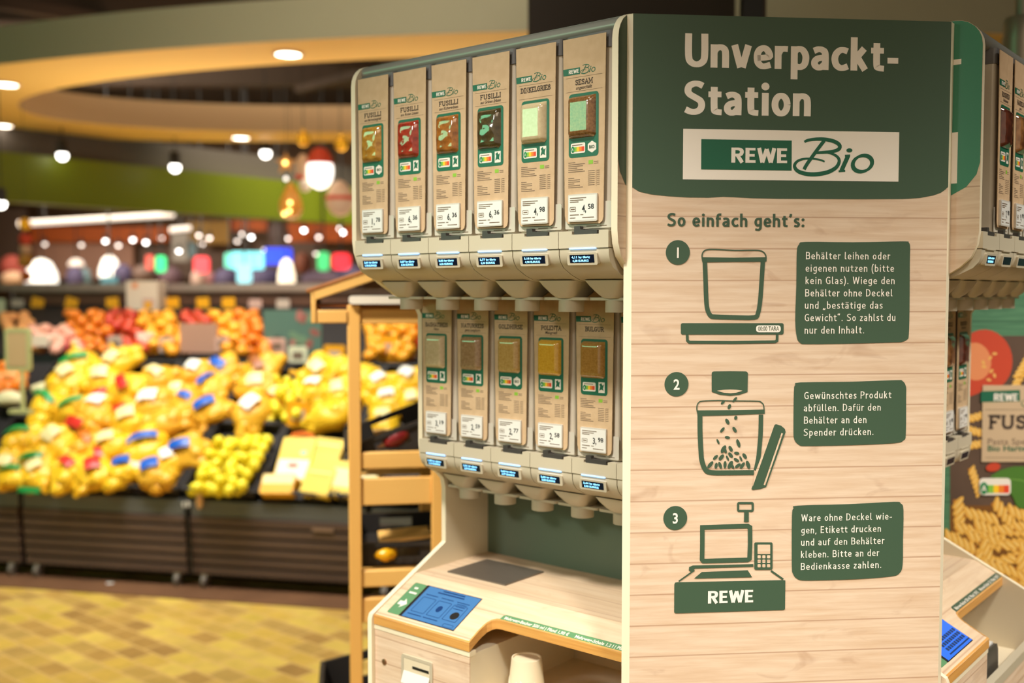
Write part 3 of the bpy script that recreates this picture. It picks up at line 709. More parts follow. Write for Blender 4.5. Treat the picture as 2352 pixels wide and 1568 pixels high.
CARDW = .0875
def info_card(root, title, sub, badge, x, y, z):
    """kraft paper card; u,v measured from its top left corner"""
    mb = MB(); fr = Fr((x, y, z), (1, 0, 0), (0, 0, 1))
    out = [(0, 0), (.0045, -.295), (.0062, -.303), (.012, -.309), (.076, -.310), (.0815, -.306), (.0835, -.299), (CARDW, 0)]
    mb.ext(out, fr, -.0012, 0, KRAFT)
    mb.dec([(.0004, -.0495), (.0014, -.0605), (.0355, -.0605), (.0355, -.0495)], fr, .0003, LGREEN)
    mb.pen('REWE', fr, .0125, -.0583, .0006, WHITE, .0064, .0212, .2, .07)
    bio_word(mb, lambda a, b: (.0368 + (a - 1172) / 533 * .030, -.0463 - (b - 868) / 236 * .0145), fr, .0003, LGREEN, .0011)
    for v in (-.0652, -.0885): mb.stroke([(.007, v), (.0805, v)], .0004, fr, .0003, INK2)
    tw = min(.066, .0068 * len(title) + .002)
    mb.slab(title, fr, .0435, -.0785, .0003, INK, .0094, tw, center=True, wt=.18)
    if sub: mb.text(sub, fr, .0435, -.0855, .0003, INK, .0056, width=min(.048, .0033 * len(sub)), shear=.35, center=True, bold=.012)
    mb.dec(rrect(.0126, -.1985, .0736, -.0925, .006, 4), fr, .0003, LGREEN)
    # nutrition score and seal
    mb.dec(rrect(.0172, -.1915, .0468, -.1745, .0025, 3), fr, .0006, WHITE)
    for i in range(5): mb.dec([(.0190 + i * .0052, -.1885), (.0242 + i * .0052, -.1885), (.0242 + i * .0052, -.1810), (.0190 + i * .0052, -.1810)], fr, .0009, NSC[i])
    mb.dec(ell(.0215, -.1848, .0034, .0052), fr, .0011, NSC[0]); mb.text('A', fr, .0215, -.1872, .0013, WHITE, .005, width=.004, center=True)
    mb.stroke([(.020, -.1778), (.041, -.1778)], .0012, fr, .0009, INK2)
    if badge == 'hex':
        mb.dec(ell(.0605, -.183, .0098, .0098, pi / 6, 6), fr, .0006, WHITE); mb.text('BIO', fr, .0605, -.1855, .0009, PGREEN, .0052, width=.011, bold=.03, center=True)
    else:
        mb.dec([(.0535, -.193), (.0675, -.193), (.0675, -.173), (.0535, -.173)], fr, .0006, WHITE)
        mb.dec([(.0550, -.1895), (.0575, -.181), (.0555, -.1775), (.0600, -.1745), (.0625, -.179), (.0660, -.1765), (.0640, -.185), (.0655, -.189), (.0600, -.1865)], fr, .0009, LGREEN)
    # small print
    for i in range(6): mb.stroke([(.0118, -.2065 - i * .0031), (.026 + .016 * ((i * 7) % 3 > 0) + .004 * (i % 2), -.2065 - i * .0031)], .0011, fr, .0003, INK2)
    for i in range(6): mb.stroke([(.0118, -.2325 - i * .0031), (.024 + .012 * ((i * 5) % 3 > 0) + .006 * (i == 5), -.2325 - i * .0031)], .0011, fr, .0003, INK2)
    mb.dec([(.0535, -.2112), (.0625, -.2112), (.0625, -.2048), (.0535, -.2048)], fr, .0003, LEAF); mb.stroke([(.0645, -.2075), (.0735, -.2075)], .001, fr, .0003, INK2); mb.stroke([(.0645, -.2105), (.0735, -.2105)], .001, fr, .0003, INK2)
    for i in range(8): mb.stroke([(.0525, -.2225 - i * .0033), (.066, -.2225 - i * .0033)], .0010, fr, .0003, INK2); mb.stroke([(.0705, -.2225 - i * .0033), (.0760, -.2225 - i * .0033)], .0010, fr, .0003, INK2)
    mb.stroke([(.0692, -.2215), (.0692, -.2475)], .0005, fr, .0003, INK2)
    return mb.build('info_card', root)

def sample_pack(parent, m, x, y, z, boxy):
    """clear filled sachet standing proud of the card"""
    mb = MB(); nx, nz = 12, 18; w_, h_, d_ = .0545, .0695, .0105
    x0 = x + .0135; z0 = z - .1665
    g = []
    for j in range(nz + 1):
        for i in range(nx + 1):
            a = i / nx; b = j / nz
            e = min(a, 1 - a) * w_; f = min(b, 1 - b) * h_
            q = min(1, e / .006) ** .5 * min(1, f / .006) ** .5
            d = d_ * q * (1 if boxy else (.72 + .28 * (sin(pi * a) * sin(pi * b))))
            if not boxy: d += .0012 * noise.noise(Vector((a * 5 + x * 50, b * 6, 2.1))) * q
            g.append((x0 + a * w_, y - .0002 - d, z0 + b * h_))
    n = nx + 1
    mb.add(g, [(j * n + i, j * n + i + 1, (j + 1) * n + i + 1, (j + 1) * n + i) for j in range(nz) for i in range(nx)], m)
    return mb.build('sample_pack', parent, smooth=60)

def dispenser(sta_loc, rz, i, row, d, label, group):
    dy, dz = (0, 0) if row == 'upper' else (.18, -.42)
    ox = .012 + .1025 * i
    c, s_ = cos(rz), sin(rz)
    base = Vector((sta_loc.x + ox * c - dy * s_, sta_loc.y + ox * s_ + dy * c, 1.462 + dz))
    root = thing('food_dispenser', label, 'dispenser', base, rz, group)
    Z = lambda z: z - 1.462
    fr = Fr((0, 0, 0), (1, 0, 0), (0, 1, 0))
    if d[0]:
        # bin
        mb = MB(); fr = Fr((0, 0, 0), (1, 0, 0), (0, 1, 0))
        mb.ext(rrect(.006, .012, .0985, .30 if row == 'upper' else .20, .006, 3), fr, Z(1.602), Z(1.905), BINB)
        mb.build('container', root)
        mb = MB(); mb.ext(rrect(.0045, .010, .100, .302 if row == 'upper' else .202, .006, 3), fr, Z(1.900), Z(1.927), LIDG)
        mb.build('lid', root)
        card = info_card(root, d[0], d[1], d[2], .0035, .004, Z(1.922))
        sample_pack(card, d[3], .0035, .004, Z(1.922), d[5])
        # label holder behind the foot of the card
        mb = MB(); hf = Fr((0, .0085, 0), (1, 0, 0), (0, 0, 1))
        mb.ext(rrect(.0058, Z(1.6045), .1000, Z(1.6485), .002, 2), hf, -.001, 0, PLATE)
        mb.stroke([(.05, Z(1.6085)), (.071, Z(1.6085))], .0015, hf, .0003, INK2); mb.stroke([(.077, Z(1.6085)), (.091, Z(1.6085))], .0015, hf, .0003, INK2)
        mb.build('label_holder', root)
        # price tag
        mb = MB(); pf = Fr((.0035, .004, Z(1.922)), (1, 0, 0), (0, 0, 1))
        mb.ext(rrect(.0140, -.3060, .0735, -.2600, .002, 2), pf, .0004, .0040, TAGF)
        mb.dec(rrect(.0156, -.3040, .0720, -.2625, .001, 2), pf, .0043, TAGW)
        a, b = d[4].split(',')
        mb.text(a + ',', pf, .0435, -.2900, .0046, BLACKI, .0120, width=.0082, bold=.02); mb.text(b, pf, .0555, -.2855, .0046, BLACKI, .0085, width=.0120, bold=.02)
        for v, u1 in ((-.2665, .052), (-.2700, .046), (-.2730, .036)): mb.stroke([(.0185, v), (u1, v)], .0014, pf, .0046, INK2)
        mb.stroke(rrect(.0187, -.2885, .0305, -.2815, .001, 2), .0008, pf, .0046, INK2, True); mb.stroke([(.0205, -.285), (.0287, -.285)], .002, pf, .0046, INK2)
        for v, u0, u1 in ((-.2945, .0185, .0370), (-.2945, .040, .046), (-.2995, .0185, .030), (-.2995, .044, .068)): mb.stroke([(u0, v), (u1, v)], .0014, pf, .0046, INK2)
        mb.build('price_tag', root)
    # ledge with notch and lever
    mb = MB(); L0, L1 = .0005, .1018
    led = [(L0, Z(1.5715)), (L1, Z(1.5715)), (L1, Z(1.6005)), (.083, Z(1.6005)), (.083, Z(1.5945)), (.028, Z(1.5945)), (.028, Z(1.6005)), (L0, Z(1.6005))]
    mb.ext(led, Fr((0, 0, 0), (1, 0, 0), (0, 0, 1)), -.20, .003, CREAM)
    mb.build('ledge', root, bevel=.0012)
    mb = MB(); lf = Fr((0, 0, 0), (1, 0, 0), (0, 0, 1))
    mb.ext([(.031, Z(1.5950)), (.066, Z(1.5935)), (.078, Z(1.596)), (.078, Z(1.6015)), (.044, Z(1.6025)), (.043, Z(1.6085)), (.031, Z(1.6085))], lf, -.03, .001, DARKPL)
    mb.build('lever', root, bevel=.001)
    # housing
    mb = MB(); hp = [(.30 if row == 'upper' else .20, Z(1.518)), (.30 if row == 'upper' else .20, Z(1.5705)), (-.001, Z(1.5705)), (-.001, Z(1.560)), (.003, Z(1.549)), (.012, Z(1.539)), (.035, Z(1.5275)), (.06, Z(1.519)), (.08, Z(1.5165))]
    sf = Fr((.0009, 0, 0), (0, 1, 0), (0, 0, 1))
    mb.ext(hp, sf, 0, .1007, CREAM); hs = mb.build('housing', root, smooth=40)
    df = Fr((0, -.0012, Z(1.5540)), (1, 0, 0), (0, -.16, .987))
    mb = MB(); mb.ext(rrect(.0185, -.0105, .0805, .0105, .003, 4), df, -.02, .0025, CREAM); mb.build('display_frame', root, bevel=.001)
    mb = MB(); mb.ext(rrect(.0245, -.0065, .0745, .0070, .0006, 2), df, 0, .0029, DISP)
    if d[6]:
        mb.text(d[6][0], df, .0285, .0012, .0032, DISPT, .0036, width=.038, bold=.02); mb.text(d[6][1], df, .0300, -.0048, .0032, DISPT, .0036, width=.033, bold=.02)
    mb.build('display', root)
    mb = MB(); mb.box(.0230, .0765, -.0042, .0, Z(1.5700), Z(1.5722), LEDS if sta_loc is LO else CREAM); mb.build('light_strip', root)
    # hopper, flange, spout
    mb = MB(); cx, cy = .051, .105
    def ring(hx, hy, r, z, n=6): return [Vector((cx + x, cy + y, z)) for x, y in rrect(-hx, -hy, hx, hy, r, n)]
    rs = [ring(.043, .050, .012, Z(1.5185)), ring(.036, .046, .014, Z(1.508)), ring(.027, .036, .018, Z(1.494)), ring(.0245, .026, .022, Z(1.487))]
    n = len(rs[0]); vs = [v for r_ in rs for v in r_]
    mb.add(vs, [(j * n + q, j * n + (q + 1) % n, (j + 1) * n + (q + 1) % n, (j + 1) * n + q) for j in range(3) for q in range(n)], CREAM)
    hop = mb.build('hopper', root, smooth=50)
    mb = MB(); mb.ext(rrect(.0012, .083, .1012, .175, .008, 4), fr, Z(1.4835), Z(1.4885), CREAM); mb.build('flange', root, bevel=.0012)
    mb = MB(); mb.lathe([(.0195, Z(1.4635)), (.0235, Z(1.4625)), (.0235, Z(1.4835)), (.0195, Z(1.4835)), (.0195, Z(1.4640))], (cx, cy, 0), CREAM, 28); mb.build('spout', root)
    return root

FILMS = {
 'durum': film('film_durum', (196, 148, 60), (150, 100, 30), 90), 'red': film('film_red', (176, 62, 40), (120, 36, 26), 90),
 'chick': film('film_chickpea', (176, 112, 48), (120, 70, 28), 90), 'pea': film('film_pea', (88, 74, 44), (54, 46, 28), 90),
 'spelt': film('film_semolina', (208, 190, 150), (196, 176, 136), 200), 'sesame': film('film_sesame', (150, 108, 64), (108, 70, 38), 260),
 'rice': film('film_rice', (214, 196, 156), (198, 178, 138), 200), 'brown': film('film_brown_rice', (176, 146, 108), (150, 120, 84), 200),
 'millet': film('film_millet', (206, 172, 104), (184, 148, 80), 260), 'polenta': film('film_polenta', (232, 184, 66), (216, 164, 48), 260),
 'bulgur': film('film_bulgur', (190, 144, 74), (164, 120, 56), 260), 'nut': film('film_nuts', (170, 120, 70), (96, 58, 34), 60), 'berry': film('film_raisins', (112, 58, 40), (70, 34, 26), 60)}
UP6 = [
 ('FUSILLI', 'aus Hartweizengrieß', 'hex', FILMS['durum'], '1,78', False, ('2,41 kg übrig', '1,78 EUR/KG'), 'golden brown pasta sample, farthest from the panel'),
 ('FUSILLI', 'aus Roten Linsen', 'bird', FILMS['red'], '6,36', False, ('2,07 kg übrig', '6,36 EUR/KG'), 'brick red pasta sample'),
 ('FUSILLI', 'aus Kichererbsen', 'bird', FILMS['chick'], '6,36', False, ('3,02 kg übrig', '6,36 EUR/KG'), 'orange brown pasta sample, third from left'),
 ('FUSILLI', 'aus Grünen Erbsen', 'bird', FILMS['pea'], '6,36', False, ('2,77 kg übrig', '6,36 EUR/KG'), 'dark olive pasta sample'),
 ('DINKELGRIEß', '', 'bird', FILMS['spelt'], '4,98', True, ('3,18 kg übrig', '4,98 EUR/KG'), 'pale semolina sample'),
 ('SESAM', 'ungeschält', 'hex', FILMS['sesame'], '4,58', True, ('4,11 kg übrig', '4,58 EUR/KG'), 'speckled sesame sample, next to the panel')]
LO6 = [
 ('BASMATIREIS', 'Natur', 'bird', FILMS['rice'], '3,19', True, ('1,90 kg übrig', '3,19 EUR/KG'), 'pale cream rice sample at the far left end'),
 ('NATURREIS', 'ganz Langkorn', 'bird', FILMS['brown'], '2,59', True, ('2,31 kg übrig', '2,59 EUR/KG'), 'grey brown rice sample'),
 ('GOLDHIRSE', '', 'hex', FILMS['millet'], '2,77', True, ('2,64 kg übrig', '2,77 EUR/KG'), 'pale golden millet sample'),
 ('POLENTA', 'Maisgrieß', 'bird', FILMS['polenta'], '2,58', True, ('2,05 kg übrig', '2,58 EUR/KG'), 'bright yellow polenta sample'),
 ('BULGUR', '', 'bird', FILMS['bulgur'], '3,98', True, ('3,44 kg übrig', '3,98 EUR/KG'), 'tan bulgur sample'),
 ('HIRSE', '', 'bird', FILMS['millet'], '2,98', True, ('1,22 kg übrig', '2,98 EUR/KG'), 'only its left edge showing beside the panel')]
for i, d in enumerate(UP6): dispenser(LO, LANG, i, 'upper', d, 'upper dispenser with kraft card and ' + d[7], 'upper dispensers of the left station')
for i, d in enumerate(LO6): dispenser(LO, LANG, i, 'lower', d, 'lower dispenser with kraft card and ' + d[7], 'lower dispensers of the left station')
NUT = [('MANDELN', 'ganze', 'bird', FILMS['nut'], '9,90', False, None), ('ROSINEN', 'Sultaninen', 'bird', FILMS['berry'], '7,90', False, None)]
ORD = ['first', 'second', 'third', 'fourth', 'fifth', 'sixth']
for i in range(6):
    d = list(NUT[i % 2]); d[6] = ('1,20 kg übrig', '9,90 EUR/KG') if i == 0 else None
    if i == 0: d[0] = ''
    dispenser(RO, RANG, i, 'upper', d, '%s upper dispenser on the right station counted from the panel%s' % (ORD[i], ', its bin taken out' if i == 0 else ''), 'upper dispensers of the right station')
for i in (4, 5):
    d = list(NUT[i % 2]); d[6] = None
    dispenser(RO, RANG, i, 'lower', d, '%s lower dispenser of the right station, %s' % (('last', 'beside the pasta poster') if i == 5 else ('second last', 'half hidden by the panel')), 'lower dispensers of the right station')

# ------------------------------------------------------------------ things in the cup bays
def local(o, rz, x, y, z): return Vector((o.x + x * cos(rz) - y * sin(rz), o.y + x * sin(rz) + y * cos(rz), z))
mb = MB(); CUPM = mat('cup_cream', S(226, 210, 176), .5)
mb.lathe([(.036, .0), (.0385, .002), (.0385, .006), (.0375, .008), (.0300, .082), (.0292, .086), (.0268, .086), (.0268, .083)], (0, 0, 0), CUPM, 28)
CUPP = mat('cup_print', S(244, 236, 214), .5)
for k, a in enumerate((-150, -122, -92, -60, -30)):
    aa = R(a); f = Fr((0.0368 * cos(aa), .0368 * sin(aa), .012), (-sin(aa), cos(aa), 0), (-.1 * cos(aa), -.1 * sin(aa), 1))
    mb.dec([(-.008, .004), (.0085, .018 + .004 * (k % 2)), (-.0075, .040)] if k % 2 else [(.008, .002), (.0045, .036), (-.008, .026)], f, .0006, CUPP)
o = mb.build('paper_cup', loc=local(LO, LANG, .345, .135, .7005), rz=LANG)
tag(o, 'upturned cream paper cup with pale geometric print in the counter cup bay', 'cup')
t = thing('label_printer', 'small dark grey label printer in the right station bay', 'label printer', local(RO, RANG, .372, .105, .7005), RANG)
mb = MB(); mb.ext([(-.075, 0), (.048, 0), (.055, .010), (.050, .062), (.040, .076), (-.06, .080), (-.075, .074)], Fr((0, -.045, 0), (1, 0, 0), (0, 0, 1)), -.10, 0, mat('printer_grey', S(74, 70, 62), .4)); mb.build('body', t, bevel=.006)
mb = MB(); mb.ext(rrect(.0, .0, .036, .05, .004), Fr((.0545, -.036, .012), (0, 1, 0), (-.1, 0, 1)), -.004, .0015, mat('printer_window', S(150, 146, 134), .15)); mb.build('window', t)
mb = MB(); mb.ext(rrect(.0, 0, .03, .018, .001), Fr((.0, -.04, .0795), (1, 0, 0), (0, 1, 0)), -.003, .001, TAGW); mb.build('sticker', t)

# ------------------------------------------------------------------ pasta poster behind the right station
def poster():
    Y = 2.72; P0 = U(2262, 900, Y); n = Vector((0, 1, 0))
    x0 = U(2150, 900, Y).x; x1 = x0 + .92; zt = 1.78
    org = Vector((x0, Y, 0))
    def q(px, py):
        p = UP(px, py, org, n); return (p.x - x0, p.z)
    mb = MB(); fr = Fr((0, 0, 0), (1, 0, 0), (0, 0, 1))
    GW = planks('poster_green_wood', S(84, 132, 96), S(62, 108, 78), S(44, 82, 60), .12, 'Z', 0.02, .5)
    mb.ext([(0, .10), (x1 - x0, .10), (x1 - x0, zt), (0, zt)], fr, -.03, 0, GW, side=EDGEW)
    DS = noisy('poster_slate', S(98, 76, 60), S(76, 58, 46), 5, .5)
    mb.dec([q(2182, 1500), (x1 - x0 - .02, q(2182, 1500)[1]), (x1 - x0 - .02, q(2182, 771)[1]), q(2182, 771)], fr, .0004, DS)
    k = .00115
    TR = mat('poster_tomato', S(196, 68, 40), .5); TI = mat('poster_tomato_flesh', S(222, 138, 88), .5); TS = mat('poster_tomato_seed', S(226, 170, 92), .5)
    c = q(2262, 828)
    mb.dec(ell(c[0], c[1], 63 * k, 72 * k, .2, 28), fr, .0008, TR)
    c2_ = q(2240, 830); mb.dec(ell(c2_[0], c2_[1], 36 * k, 44 * k, .2, 20), fr, .0011, TI)
    for a in range(7):
        s_ = q(2270 + 14 * cos(a * 1.3), 812 + a * 10); mb.dec(ell(s_[0], s_[1], 6 * k, 3.5 * k, a, 10), fr, .0014, TS)
    c = q(2228, 885); mb.dec(ell(c[0], c[1], 40 * k, 24 * k, .3, 20), fr, .0010, TR)
    PA = mat('poster_pasta', S(226, 172, 74), .5); PB = mat('poster_pasta_edge', S(176, 112, 34), .5); PC = mat('poster_pasta_light', S(242, 202, 116), .5)
    cnt = [0]
    def fusillo(px, py, ang, n_=8, wd=26):
        ca, sa = cos(R(ang)), sin(R(ang)); sp = wd * .50; c0 = .0012 + cnt[0] * 1.2e-5; cnt[0] += 1
        ln = n_ * sp
        body = [(-ln / 2, -wd * .36), (ln / 2, -wd * .36), (ln / 2, wd * .36), (-ln / 2, wd * .36)]
        def m(x, y): return q(px + x * ca - y * sa, py + x * sa + y * ca)
        mb.dec([m(*p) for p in body[::-1]], fr, c0, PB)
        for i in range(n_):
            x = (i - (n_ - 1) / 2) * sp
            mb.dec([m(x + p[0], p[1]) for p in ell(0, 0, wd * .21, wd * .60, -.75, 14)][::-1], fr, c0 + 3e-6, PA)
            mb.dec([m(x + 2 + p[0], -2 + p[1]) for p in ell(0, 0, wd * .08, wd * .46, -.75, 10)][::-1], fr, c0 + 6e-6, PC)
    rnd = random.Random(3)
    for (x, y, a) in ((2232, 960, -15), (2238, 990, 15), (2230, 1022, -8), (2240, 1105, 72), (2340, 870, -62), (2352, 838, -60)): fusillo(x, y, a, 6, 22)
    mb.dec([q(2182, 1500), q(2560, 1500), q(2560, 1162), q(2182, 1160)], fr, .0007, mat('poster_pasta_shade', S(120, 76, 28), .5))
    for j in range(10):
        for i in range(8):
            fusillo(2208 + i * 46 + rnd.uniform(-10, 10) + (j % 2) * 20, 1184 + j * 30 + rnd.uniform(-6, 6), rnd.choice((15, 60, 75, 165, 25, 5)) + rnd.uniform(-12, 12), 5, 31)
    # basil
    LF = mat('poster_basil', S(74, 120, 42), .5); LF2 = mat('poster_basil_vein', S(110, 156, 66), .5)
    mb.dec([q(*p) for p in smooth_pts([(2272, 1098), (2300, 1078), (2345, 1070), (2400, 1085), (2420, 1120), (2390, 1160), (2340, 1166), (2325, 1140), (2300, 1112)][::-1], 3, True)], fr, .0030, LF)
    mb.stroke([q(2285, 1096), q(2345, 1102), q(2395, 1125)], .003, fr, .0033, LF2)
    for (x, y) in ((2280, 1072), (2349, 1050)):
        c = q(x, y); mb.dec(ell(c[0], c[1], 17 * k, 10 * k, .2, 16), fr, .0032, TR)
    # label
    LB = mat('poster_label', S(198, 172, 138), .5)
    mb.dec([q(2253, 1060), q(2520, 1060), q(2520, 884), q(2256, 884)], fr, .0036, LB)
    mb.dec([q(2251, 923), q(2341, 921), q(2341, 895), q(2252, 898)], fr, .0040, LGREEN)
    a = q(2281, 920); b = q(2336, 920); mb.pen('REWE', fr, a[0], a[1], .0044, WHITE, 17 * k, b[0] - a[0], .2, .07)
    bio_word(mb, lambda u, v: q(2344 + (u - 1172) / 533 * 84, 895 + (v - 868) / 236 * 40), fr, .0040, LGREEN, .0022)
    for yy_ in (940, 1050): mb.stroke([q(2262, yy_), q(2510, yy_)], .001, fr, .0040, INK2)
    a = q(2268, 985); mb.slab('FUSILLI', fr, a[0], a[1], .0040, INK, 33 * k, 176 * k)
    a = q(2267, 1020); mb.text('Pasta Spezialität', fr, a[0], a[1], .0040, INK2, 15 * k, width=150 * k)
    a = q(2267, 1035); mb.text('Bio Hartweizen', fr, a[0], a[1], .0040, LGREEN, 13 * k, width=140 * k, bold=.02)
    # nutrition score
    mb.dec([q(*p) for p in rrect(2248, 1097, 2320, 1136, 9)][::-1], fr, .0042, WHITE)
    for i in range(5): mb.dec([q(2256 + i * 12, 1131), q(2268 + i * 12, 1131), q(2268 + i * 12, 1113), q(2256 + i * 12, 1113)], fr, .0046, NSC[i])
    mb.dec([q(*p) for p in ell(2258, 1120, 9, 14)][::-1], fr, .0050, NSC[0]); a = q(2258, 1127); mb.text('A', fr, a[0], a[1], .0054, WHITE, 15 * k, width=12 * k, center=True, bold=.02)
    o = mb.build('pasta_poster', smooth=0, loc=org)
    tag(o, 'large pasta poster board with tomato, basil and golden spirals behind the right station', 'poster')
poster()

# ------------------------------------------------------------------ wooden crate rack
RA = R(9); RK = Vector((U(800, 1000, 3.0).x, 3.0, 0))
def rk(px, py):                        # photo pixel -> rack side plane (x along side, z)
    n = Vector((-sin(RA), cos(RA), 0)); p = UP(px, py, RK, n) - RK
    return (p.x * cos(RA) + p.y * sin(RA), p.z)
t = thing('crate_rack', 'pine crate rack with pitched roof behind the bulk food station', 'rack', RK, RA)
wp = .037; xb = rk(992, 1150)[0]; DEP = .50
for (x, y) in ((0, 0), (xb, 0), (0, DEP), (xb, DEP)):
    mb = MB(); mb.box(x, x + wp, y, y + .04, 0, rk(800, 700)[1], PINE); mb.build('post', t, bevel=.003)
for (ya, yb, inset) in ((711, 744, 0), (1040, 1078, 1), (1100, 1162, 1), (1312, 1350, 1), (1376, 1432, 1)):
    for y in (.008, DEP + .008):
        z1 = rk(850, ya)[1]; z0 = rk(850, yb)[1]
        mb = MB(); mb.box(wp if inset else wp, xb + (0 if inset else .05), y, y + .022, z0, z1, PINEH); mb.build('rail', t, bevel=.003)
ex, ez0 = rk(715, 742); _, ez1 = rk(715, 668)
mb = MB(); mb.box(ex, 0, -.005, .028, rk(760, 742)[1], rk(760, 712)[1], PINEH); mb.build('eave_beam', t, bevel=.003)
mb = MB(); mb.box(ex, ex + .014, -.01, DEP + .05, ez0, ez1, PINEH)
mb.build('fascia', t, bevel=.002)
rx, rz_ = rk(905, 604)
slp = atan2(rz_ - ez1, rx - ex); LR = .42
T = Matrix.Translation((ex, 0, ez1 - .003)) @ Matrix.Rotation(-slp, 4, 'Y')
mb = MB(); mb.box(-.012, LR, -.012, DEP + .055, 0, .012, PINED, T); mb.build('roof_boards', t, bevel=.002)
mb = MB(); mb.box(-.002, LR, -.010, .014, -.026, 0.001, PINEH, T); mb.build('rafter', t, bevel=.002)
mb = MB(); mb.box(ex + .016, xb + wp, .03, DEP + .03, rk(760, 706)[1], rk(760, 700)[1], PINED); mb.build('ceiling_board', t)
mb = MB(); xa, za = rk(801, 698); mb.ext(rrect(xa, za, xb + .05, rk(801, 679)[1], .010, 4), Fr((0, -.012, 0), (1, 0, 0), (0, 0, 1)), -.03, .006, mat('white_rail', S(240, 228, 208), .3)); mb.build('price_rail', t, bevel=.004)

BLK = mat('crate_black', S(40, 36, 33), .5)
def crate_mesh(l, w_, h, hole=True):
    """open crate: slotted walls with hand holes, rim and floor (x=l, y=w)"""
    mb = MB(); th = .008
    mb.box(0, l, 0, w_, 0, th, BLK)
    for y in (0, w_ - th):
        mb.box(0, l, y, y + th, 0, h * .36, BLK); mb.box(0, l, y, y + th, h * .78, h, BLK)
        mb.box(0, l * .3, y, y + th, h * .36, h * .78, BLK); mb.box(l * .7, l, y, y + th, h * .36, h * .78, BLK)
        for k in range(1, 8): mb.box(l * k / 8 - .004, l * k / 8 + .004, y - .004, y, 0.01, h * .34, BLK)
    for x in (0, l - th):
        mb.box(x, x + th, 0, w_, 0, h * .36, BLK); mb.box(x, x + th, 0, w_, h * .78, h, BLK)
        mb.box(x, x + th, 0, w_ * .3, h * .36, h * .78, BLK); mb.box(x, x + th, w_ * .7, w_, h * .36, h * .78, BLK)
    mb.box(-.008, l + .008, -.008, .004, h - .012, h, BLK); mb.box(-.008, l + .008, w_ - .004, w_ + .008, h - .012, h, BLK)
    mb.box(-.008, .004, 0, w_, h - .012, h, BLK); mb.box(l - .004, l + .008, 0, w_, h - .012, h, BLK)
    return mb
def inrack(x, y, z): return RK + Vector((x * cos(RA) - y * sin(RA), x * sin(RA) + y * cos(RA), z))
ca = -R(20)
zA = rk(850, 1040)[1]
rot = (Matrix.Rotation(RA, 3, 'Z') @ Matrix.Rotation(ca, 3, 'Y')).to_euler()
o = crate_mesh(.27, .42, .085).build('black_crate', loc=inrack(.022, .05, zA - .07)); o.rotation_euler = rot
tag(o, 'tilted black crate with a red onion on the upper rail of the pine rack', 'crate', 'crates on the pine rack')
Rm = (Matrix.Rotation(RA, 3, 'Z') @ Matrix.Rotation(ca, 3, 'Y'))
def in_crate(p, base): return base + Rm @ Vector(p)
B1_ = inrack(.022, .05, zA - .07)
ON = noisy('onion_red', S(150, 44, 40), S(110, 26, 30), 10, .25)
mb = MB(); mb.ball((0, 0, 0), (.046, .024, .026), ON, 16, 10); mb.tube([(-.042, 0, 0), (-.058, 0, .002), (-.066, 0, .004)], [.008, .004, .002], mat('onion_root', S(214, 160, 110), .6), 8)
o = mb.build('red_onion', loc=in_crate((.150, .012, .058), B1_)); o.rotation_euler = (0, -R(30), RA)
tag(o, 'red onion showing through the hand hole of the tilted rack crate', 'onion')
zB = rk(850, 1312)[1]
o = crate_mesh(.27, .42, .072).build('black_crate', loc=inrack(.022, .05, zB), rz=RA); tag(o, 'level black crate with a yellow pepper on the lower rail of the pine rack', 'crate', 'crates on the pine rack')
YP = mat('pepper_yellow', S(236, 174, 20), .3)
mb = MB()
for a in range(4): mb.ball((.012 * cos(a * pi / 2), .012 * sin(a * pi / 2), 0), (.026, .022, .021), YP, 12, 8, nz=.15, seed=a)
o = mb.build('yellow_pepper', loc=inrack(.108, .062, zB + .036), rz=RA); tag(o, 'yellow pepper showing through the lower rack crate', 'pepper')
mb = MB(); mb.box(0, .16, 0, .14, 0, .010, PINEH, Matrix.Rotation(-R(4), 4, 'Y')); o = mb.build('wooden_tray', loc=inrack(.09, .09, zB + .058), rz=RA, bevel=.003); tag(o, 'small pale wooden tray on top of the lower rack crate', 'tray')
o = crate_mesh(.40, .42, .13).build('black_crate', loc=inrack(-.066, .05, .115)); o.rotation_euler = (Matrix.Rotation(RA, 3, 'Z') @ Matrix.Rotation(-R(12), 3, 'Y')).to_euler()
tag(o, 'lowest black crate poking out left of the pine rack near the floor', 'crate', 'crates on the pine rack')
mb = MB(); mb.box(.0, xb, .05, .46, .085, .105, PINEH); mb.build('bottom_shelf', t)

# ------------------------------------------------------------------ produce island
SA = R(-11.9); SO = UZ(440, 1352, 0)
SX, SY = dirs(SA)
TILT = R(37)
def sh(s_, y, z): return SO + SX * s_ + SY * y + Vector((0, 0, z))
def tray(s_, t_, h): return sh(s_, .03 + t_ * cos(TILT) - h * sin(TILT), .455 + t_ * sin(TILT) + h * cos(TILT))
TN = SY * -sin(TILT) + Vector((0, 0, cos(TILT)))
def tray_at(px, py, h):                # (s, t) under a photo pixel at height h above the sloping bed
    p = UP(px, py, tray(0, 0, h), TN) - tray(0, 0, h)
    tv = SY * cos(TILT) + Vector((0, 0, sin(TILT)))
    return p.dot(SX), p.dot(tv)
TROT = (Matrix.Rotation(SA, 3, 'Z') @ Matrix.Rotation(TILT, 3, 'X'))
SLAT = noisy('slat_brown', S(102, 80, 66), S(84, 64, 54), 3, .55, stretch=(.3, 3, 8))
FASC = mat('fascia_grey', S(98, 100, 98), .55)
GAP = mat('gap_black', S(24, 20, 18), .8)
UNITW = .955
sides = ['far left', 'left', 'middle', 'right', 'far right']
